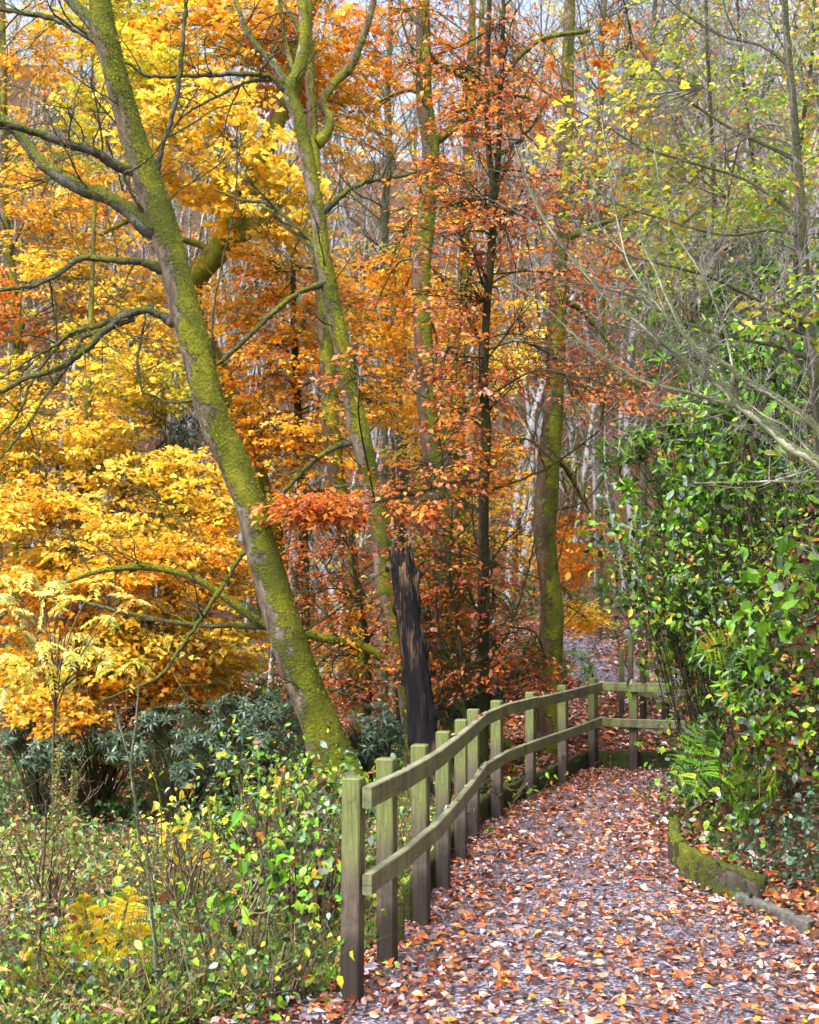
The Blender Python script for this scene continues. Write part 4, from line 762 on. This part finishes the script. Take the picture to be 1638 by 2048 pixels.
# bramble bushes beside the fence on the left
LB = [('bramble', 'thick green bramble behind the first fence posts', [(640, 1590, 70, 60, 7.4), (560, 1600, 70, 60, 7.8), (690, 1560, 50, 40, 7.6)], (640, 7.6), 'bramble', .055, 460),
      ('bramble', 'bramble with upright leafy shoots in front of the leaning tree', [(500, 1560, 70, 50, 8.4), (440, 1620, 60, 60, 8), (600, 1530, 60, 30, 8.4)], (520, 8.3), 'bramble', .052, 400),
      ('bramble', 'bramble spreading under the lower rail by the second post', [(640, 1720, 70, 60, 6.2), (560, 1740, 70, 50, 6.3), (660, 1650, 50, 50, 6.6)], (620, 6.4), 'bramble', .05, 480),
      ('bramble', 'low bramble trailing along the mossy board under the middle of the fence', [(1000, 1580, 50, 22, 10.2), (1080, 1560, 40, 16, 11), (930, 1620, 30, 20, 9)], (1010, 10.3), 'bramble', .055, 500),
      ('maple_seedling', 'seedling with broad light green lobed leaves in the middle of the undergrowth', [(430, 1820, 60, 30, 5.5), (500, 1770, 50, 35, 5.7), (540, 1800, 40, 30, 5.6)], (460, 5.6), 'green', .085, 90),
      ('yellow_weed', 'weed with drooping yellow leaves left of the brambles', [(370, 1650, 60, 60, 6.8), (300, 1690, 50, 50, 6.8), (440, 1700, 40, 50, 6.6)], (370, 6.9), 'lime', .06, 110),
      ('nettle', 'nettle clump with small pale leaves at the bottom edge beside the path', [(560, 1960, 60, 50, 5.1), (620, 1900, 50, 60, 5.3), (500, 2010, 60, 40, 5)], (570, 5.2), 'bramble', .045, 420),
      ('herb_clump', 'mixed green herbs in the bottom left corner', [(80, 1950, 90, 70, 5.2), (200, 2000, 90, 50, 5.1), (340, 1970, 90, 60, 5.2)], (200, 5.3), 'bramble', .045, 380),
      ('willowherb', 'pale seeded willowherb at the left edge of the undergrowth', [(60, 1700, 60, 50, 6.8), (140, 1690, 60, 70, 6.8)], (90, 7), 'grass', .05, 240)]
for nm, lb, bl, bs, pn, lf, n in LB:
    bush(nm, lb, 'plant' if nm not in ('bramble',) else 'bramble', bl, G3(*bs), pn, lf, .68, n, smat='dead')
# rowan with pale leaflets
def rowan():
    base = G3(110, 8.2); t = thing('rowan_sapling', 'rowan sapling with pale cream compound leaves at the left edge', 'sapling', base)
    st = MB(); lf = MB(); tops = [(10, 1180), (60, 1150), (110, 1160), (150, 1190), (200, 1170), (245, 1200), (40, 1260), (80, 1290), (20, 1300), (130, 1290), (180, 1300), (230, 1330), (265, 1320), (20, 1220), (150, 1250), (60, 1330), (100, 1330), (5, 1370), (210, 1240), (150, 1340), (0, 1150), (90, 1200)]
    m = W(110, 1400, 8.2); tubes(st, spline([base, W(106, 1560, 8.2), m, W(120, 1250, 8.2)], 20), np.linspace(.012, .006, 20), 6)
    for (px, py) in tops:
        Y = R.uniform(7.9, 8.6); tip = W(px+R.normal(0, 6), py+R.normal(0, 6), Y); rt = m+np.array([0, 0, R.uniform(-.1, .5)])
        tubes(st, spline([rt, (rt+tip)/2+UP*.08, tip], 9), np.linspace(.006, .0025, 9), 4)
        for j in range(4):
            d = nrm(R.normal(0, 1, 3)*[1, .8, .4]+[0, -.2, -.25]); L = R.uniform(.10, .16); nl = 7; s = nrm(np.cross(UP, d)); u = np.linspace(.2, 1, nl)
            ax = tip+d*L*u[:, None]-UP*(u**2*.05)[:, None]; c = pal('cream', 1)[0]
            for sg in (-1, 1):
                D = d*.5+s*sg+R.normal(0, .12, (nl, 3))-UP*.25; sz = .06*R.uniform(.8, 1.1, nl)
                leaves(lf, ax+nrm(D)*.026, D, UP+R.normal(0, .5, (nl, 3))+[0, -.5, 0], sz, sz*.38, c*R.uniform(.85, 1.1, (nl, 1)), False)
    st.build('stems', 'dead', t); lf.build('foliage', 'leaf', t, smooth=False)
rowan()
# ferns
def fern(name, label, base, tips, pn, wd=1.0):
    t = thing(name, label, 'fern', base); base = np.array(base)
    for tp in tips:
        tp = np.array(tp); mid = (base+tp)/2+UP*.22*np.linalg.norm(tp-base)*.5; ra = spline([base, mid, tp], 34); mb = MB(); st = MB(); tubes(st, ra, np.linspace(.004, .001, 34), 4)
        Ls = np.linalg.norm(tp-base); T = nrm(np.gradient(ra, axis=0)); S = nrm(np.cross(T, np.array([.25, -1, .35])))
        dsp = Ls/33.
        for i in range(6, 34, 2):
            u = i/33.; pl = .30*Ls*wd*math.sin(min(1, (1.02-u)*1.7)*math.pi/2)*min(1, (u-.1)*4); 
            for sg in (-1, 1):
                d = nrm(S[i]*sg+T[i]*.35+R.normal(0, .06, 3)); n = 13; v_ = np.linspace(.08, 1, n); ax = ra[i]+d*pl*v_[:, None]-UP*(v_**2)[:, None]*pl*.18
                c = pal(pn, 1)[0]; nn = np.cross(d, T[i])*sg
                for s2 in (-1, 1):
                    D = T[i]*s2+d*.4+np.zeros((n, 3)); sz = np.maximum(dsp*1.05*(1.2-v_), .004)
                    leaves(mb, ax+nrm(D)*sz[:, None]*.45, D, nn+R.normal(0, .12, (n, 3)), sz, sz*.75, c*R.uniform(.85, 1.15, (n, 1)), False)
        f = mb.build('frond', 'leaf', t, smooth=False); st.build('stalk', 'dead', t)
b0 = G3(205, 5.6)
fern('fern', 'yellow fern with two upright fronds at lower left', b0, [W(165, 1790, 5.4), W(262, 1775, 5.6), W(290, 1850, 5.3), W(150, 1850, 5.3)], 'fern')
fern('fern', 'browning yellow fern near the bottom left corner', G3(120, 5.5), [W(60, 1880, 5.3), W(150, 1900, 5.2), W(20, 1930, 5.3)], 'fern', .8)
fern('fern', 'green fern arching from the middle of the bank above the fence end', G3(1500, 8.8), [W(1400, 1300, 8.2), W(1450, 1255, 8.3), W(1530, 1270, 8.2), W(1560, 1330, 8)], 'spring')
fern('fern', 'small green fern hanging over the path at the foot of the bank', G3(1440, 9), [W(1345, 1560, 8.6), W(1380, 1600, 8.3), W(1400, 1500, 8.4), W(1360, 1480, 8.8), W(1440, 1600, 8.1)], 'green')
fern('fern', 'drooping brown dead fern on the bank at the right', G3(1580, 8.1), [W(1500, 1480, 7.6), W(1560, 1540, 7.4), W(1620, 1500, 7.4)], 'fernb', .8)
fern('fern', 'upright green fern growing above the moss streaked sleeper', G3(1510, 7.9), [W(1470, 1490, 7.5), W(1510, 1450, 7.6), W(1560, 1560, 7.3), W(1460, 1600, 7.4)], 'green')
# stalks
def stalk(name, label, cat, lines, Y, mat='dead', n=0, seed=0.0):
    base = G3(lines[0][0][0], Y); t = thing(name, label, cat, base); mb = MB()
    for i, L in enumerate(lines):
        P, Rr = pxline(L, Y, Y+R.normal(0, .05), 26)
        if i == 0 and P[0, 2] > base[2]: P = np.vstack([np.array(base)-[0, 0, .05], P]); Rr = np.r_[Rr[0], Rr]
        P[1:] += R.normal(0, .0015, P[1:].shape); tubes(mb, P, Rr, 7, .08)
        if n: twigs(mb, P, Rr, n, .22, 2, .2, .0025, lo=.45)
    mb.build('stem', mat, t)
    if seed:
        m2 = MB(); P, _ = pxline(lines[0], Y, Y, 60); P = P[int(60*(1-seed)):]; q = P.repeat(7, 0)+R.normal(0, .014, (len(P)*7, 3)); leaves(m2, q, R.normal(size=q.shape), R.normal(size=q.shape), .022, .013, pal('grass', len(q))); m2.build('seed_head', 'leaf', t, smooth=False)
stalk('forked_sapling', 'tall bare grey green forked stem standing in the undergrowth at lower left', 'sapling', [[(325, 2040, 10), (310, 1900, 9), (300, 1800, 8), (292, 1700, 8), (280, 1690, 7), (270, 1600, 6), (262, 1530, 5), (272, 1450, 5), (278, 1360, 3)], [(293, 1712, 7), (295, 1680, 5), (272, 1610, 4), (262, 1545, 4)], [(264, 1540, 4), (245, 1470, 3), (228, 1405, 3)]], 5.1, 'pale', 0)
stalk('dead_stalk', 'pale branching dead hogweed stalk near the left edge', 'plant', [[(72, 2010, 7), (78, 1900, 7), (82, 1800, 6), (90, 1680, 5), (93, 1600, 4)], [(84, 1790, 4), (55, 1730, 3), (18, 1675, 2)], [(90, 1690, 4), (70, 1650, 3), (22, 1605, 2)], [(90, 1690, 4), (120, 1640, 3), (145, 1590, 2)]], 5.3, 'dead', 6)
stalk('dead_stalk', 'dark bent dead stalk crossing the undergrowth left of the first post', 'plant', [[(432, 1990, 4), (405, 1880, 4), (385, 1780, 3), (362, 1690, 3)]], 5.2, 'barkd', 3)
stalk('dead_stalk', 'curled brown dried dock stalk standing before the brambles', 'plant', [[(580, 1690, 3), (565, 1640, 4), (560, 1590, 7), (568, 1550, 7), (577, 1520, 3)]], 6.8, 'barkr', 0)
stalk('dead_stalk', 'thin reddish dead stalk with shrivelled leaves left of the curled one', 'plant', [[(450, 1780, 3), (430, 1710, 4), (420, 1640, 7), (415, 1590, 5)]], 6.4, 'barkr', 0)
stalk('seed_stalk', 'tall seed spike at the left edge of the undergrowth', 'plant', [[(100, 1760, 3), (105, 1700, 3), (112, 1600, 3), (118, 1495, 2)]], 7, 'dead', 0, .7)
stalk('seed_stalk', 'greenish seed spike just right of the taller one', 'plant', [[(150, 1800, 3), (148, 1700, 3), (146, 1620, 2), (147, 1540, 2)]], 7, 'dead', 0, .7)
stalk('cut_stick', 'broken pale stick poking up in the bramble behind the fence', 'stick', [[(505, 1820, 7), (520, 1760, 6), (523, 1700, 6)]], 6, 'dead', 0)
stalk('bramble_cane', 'thin arching cane rising above the yellow weeds', 'plant', [[(335, 1900, 4), (325, 1740, 3), (320, 1600, 3), (300, 1540, 3), (275, 1490, 2)]], 6, 'barkr', 3)
mb = MB(); x, y = lscat(900, 4.8, 9); S0 = np.stack([x, y, H(x, y)], -1); P = wander(S0, UP+R.normal(0, .35, S0.shape), R.uniform(.3, .8, len(x)), 8, .12, -.03); tubes(mb, P, np.linspace(.0035, .001, 8)[None]*np.ones((len(x), 1)), 4)
tag(mb.build('dry_stems', 'dead'), 'stuff', 'thin dry stems among the weeds left of the fence', 'undergrowth')
mb = MB(); n = 300; y = R.uniform(6.5, 12, n); x = 2.2+R.uniform(0, 2.5, n); k_ = -sdist(x, y, RP) > .4; x, y = x[k_], y[k_]; S0 = np.stack([x, y, H(x, y)], -1); P = wander(S0, np.array([-.5, -.5, .6])+R.normal(0, .5, S0.shape), R.uniform(.4, 1.1, len(x)), 9, .16, -.09); tubes(mb, P, np.linspace(.004, .0012, 9)[None]*np.ones((len(x), 1)), 4)
tag(mb.build('bank_stems', 'dead'), 'stuff', 'bare canes and dry stems tangled over the bank', 'undergrowth')
# bare brush beyond the bend
mb = MB(); n = 60; x = R.uniform(3.4, 7.5, n); y = R.uniform(20, 25, n); S0 = np.stack([x, y, H(x, y)], -1); P = wander(S0, UP*.5+R.normal(0, .6, S0.shape), R.uniform(1.2, 2.6, n), 10, .2, .0)
tubes(mb, P, np.linspace(.016, .004, 10)[None]*np.ones((n, 1)), 5)
for q in range(n): twigs(mb, P[q], np.full(10, .012), 5, .8, 2, .1, .008)
tag(mb.build('brushwood', 'grey'), 'stuff', 'tangle of bare pale branches beyond the end of the leafy slope', 'brushwood')

# ------------------------------------------------------------------ far woodland (one mass)
tr = MB(); lf = MB(); n = 260; y = R.uniform(30, 92, n); x = R.uniform(-.42, .42, n)*y; S0 = np.stack([x, y, H(x, y)-.3], -1); P = wander(S0, UP+R.normal(0, .08, S0.shape), R.uniform(11, 19, n), 14, .05, .05)
rr = R.uniform(.07, .2, n)[:, None]*np.linspace(1, .2, 14)[None]; tubes(tr, P, rr, 7)
for q in range(n): twigs(tr, P[q], rr[q], 14, 3.2, 3, .35, .035, lo=.1)
C = []
pn_n = [('orange', 330), ('gold', 520), ('copper', 260), ('lime', 480), ('deep', 500)]
for pn, m in pn_n:
    q = R.integers(0, n, m); c = P[q, R.integers(4, 13, m)]+R.normal(0, 1.6, (m, 3)); 
    if pn == 'deep': c[:, 2] = H(c[:, 0], c[:, 1])+R.uniform(.3, 2.5, m)
    sprays(lf, None, c, R.normal(size=(m, 3)), 26, 1.6, .17, .75, pn, .8)
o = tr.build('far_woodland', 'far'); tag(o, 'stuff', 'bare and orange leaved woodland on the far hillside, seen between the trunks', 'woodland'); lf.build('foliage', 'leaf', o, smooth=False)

# ------------------------------------------------------------------ world, sun, camera
w = bpy.data.worlds.new('World'); scene.world = w; w.use_nodes = True; nt = w.node_tree; nt.nodes.clear()
sky = nt.nodes.new('ShaderNodeTexSky'); sky.sky_type = 'NISHITA'; sky.sun_disc = False; sky.sun_elevation = math.radians(58); sky.sun_rotation = math.radians(215); sky.air_density = 1.0; sky.dust_density = 6.0; sky.ozone_density = 1.0
bg = nt.nodes.new('ShaderNodeBackground'); bg.inputs[1].default_value = .115; ou = nt.nodes.new('ShaderNodeOutputWorld'); hs = nt.nodes.new('ShaderNodeHueSaturation'); hs.inputs['Saturation'].default_value = .6; hs.inputs['Value'].default_value = 1.3; nt.links.new(sky.outputs[0], hs.inputs['Color']); nt.links.new(hs.outputs[0], bg.inputs[0]); nt.links.new(bg.outputs[0], ou.inputs[0])
sl = bpy.data.lights.new('sun', 'SUN'); sl.energy = 1.5; sl.angle = math.radians(45); sl.color = (1, .96, .9); so = bpy.data.objects.new('sun', sl); COL.objects.link(so)
el, rot = math.radians(58), math.radians(215); d = Vector((math.sin(rot)*math.cos(el), math.cos(rot)*math.cos(el), math.sin(el))); so.rotation_euler = (-d).to_track_quat('-Z', 'Y').to_euler(); so.location = d*30
cd = bpy.data.cameras.new('camera'); co = bpy.data.objects.new('camera', cd); COL.objects.link(co); scene.camera = co
co.location = (0, 0, CH); co.rotation_euler = (math.pi/2, 0, 0); cd.sensor_fit = 'VERTICAL'; cd.sensor_height = 36; cd.lens = F/2048*36; cd.shift_y = (HY-1024)/2048; cd.clip_end = 600; cd.clip_start = .1
cd.dof.use_dof = True; cd.dof.focus_distance = 7.5; cd.dof.aperture_fstop = 6.3
vs = scene.view_settings; scene.display_settings.display_device = 'sRGB'; vs.view_transform = 'Standard'; vs.look = 'None'; vs.exposure = 1.72; vs.gamma = 1.0; vs.use_curve_mapping = False
scene.cycles.max_bounces = 8; scene.cycles.transmission_bounces = 4; scene.cycles.diffuse_bounces = 4

GR = {'bramble': 'brambles growing along the path', 'fern': 'ferns among the undergrowth', 'rhododendron': 'dark rhododendrons in the wood', 'dead_stalk': 'dead stalks in the undergrowth', 'seed_stalk': 'seed spikes in the undergrowth',
 'young_tree': 'thin young trees above the bank', 'bare_tree': 'bare trees far back', 'mossy_tree': 'mossy trees left of the path', 'shrub': 'green shrubs on the bank'}
for o in scene.objects:
    g = GR.get(o.name.split('.')[0])
    if g and o.parent is None and 'label' in o: o['group'] = g
    if o.parent is not None and o.name.split('.')[0] == 'stems': o['kind'] = 'stuff'
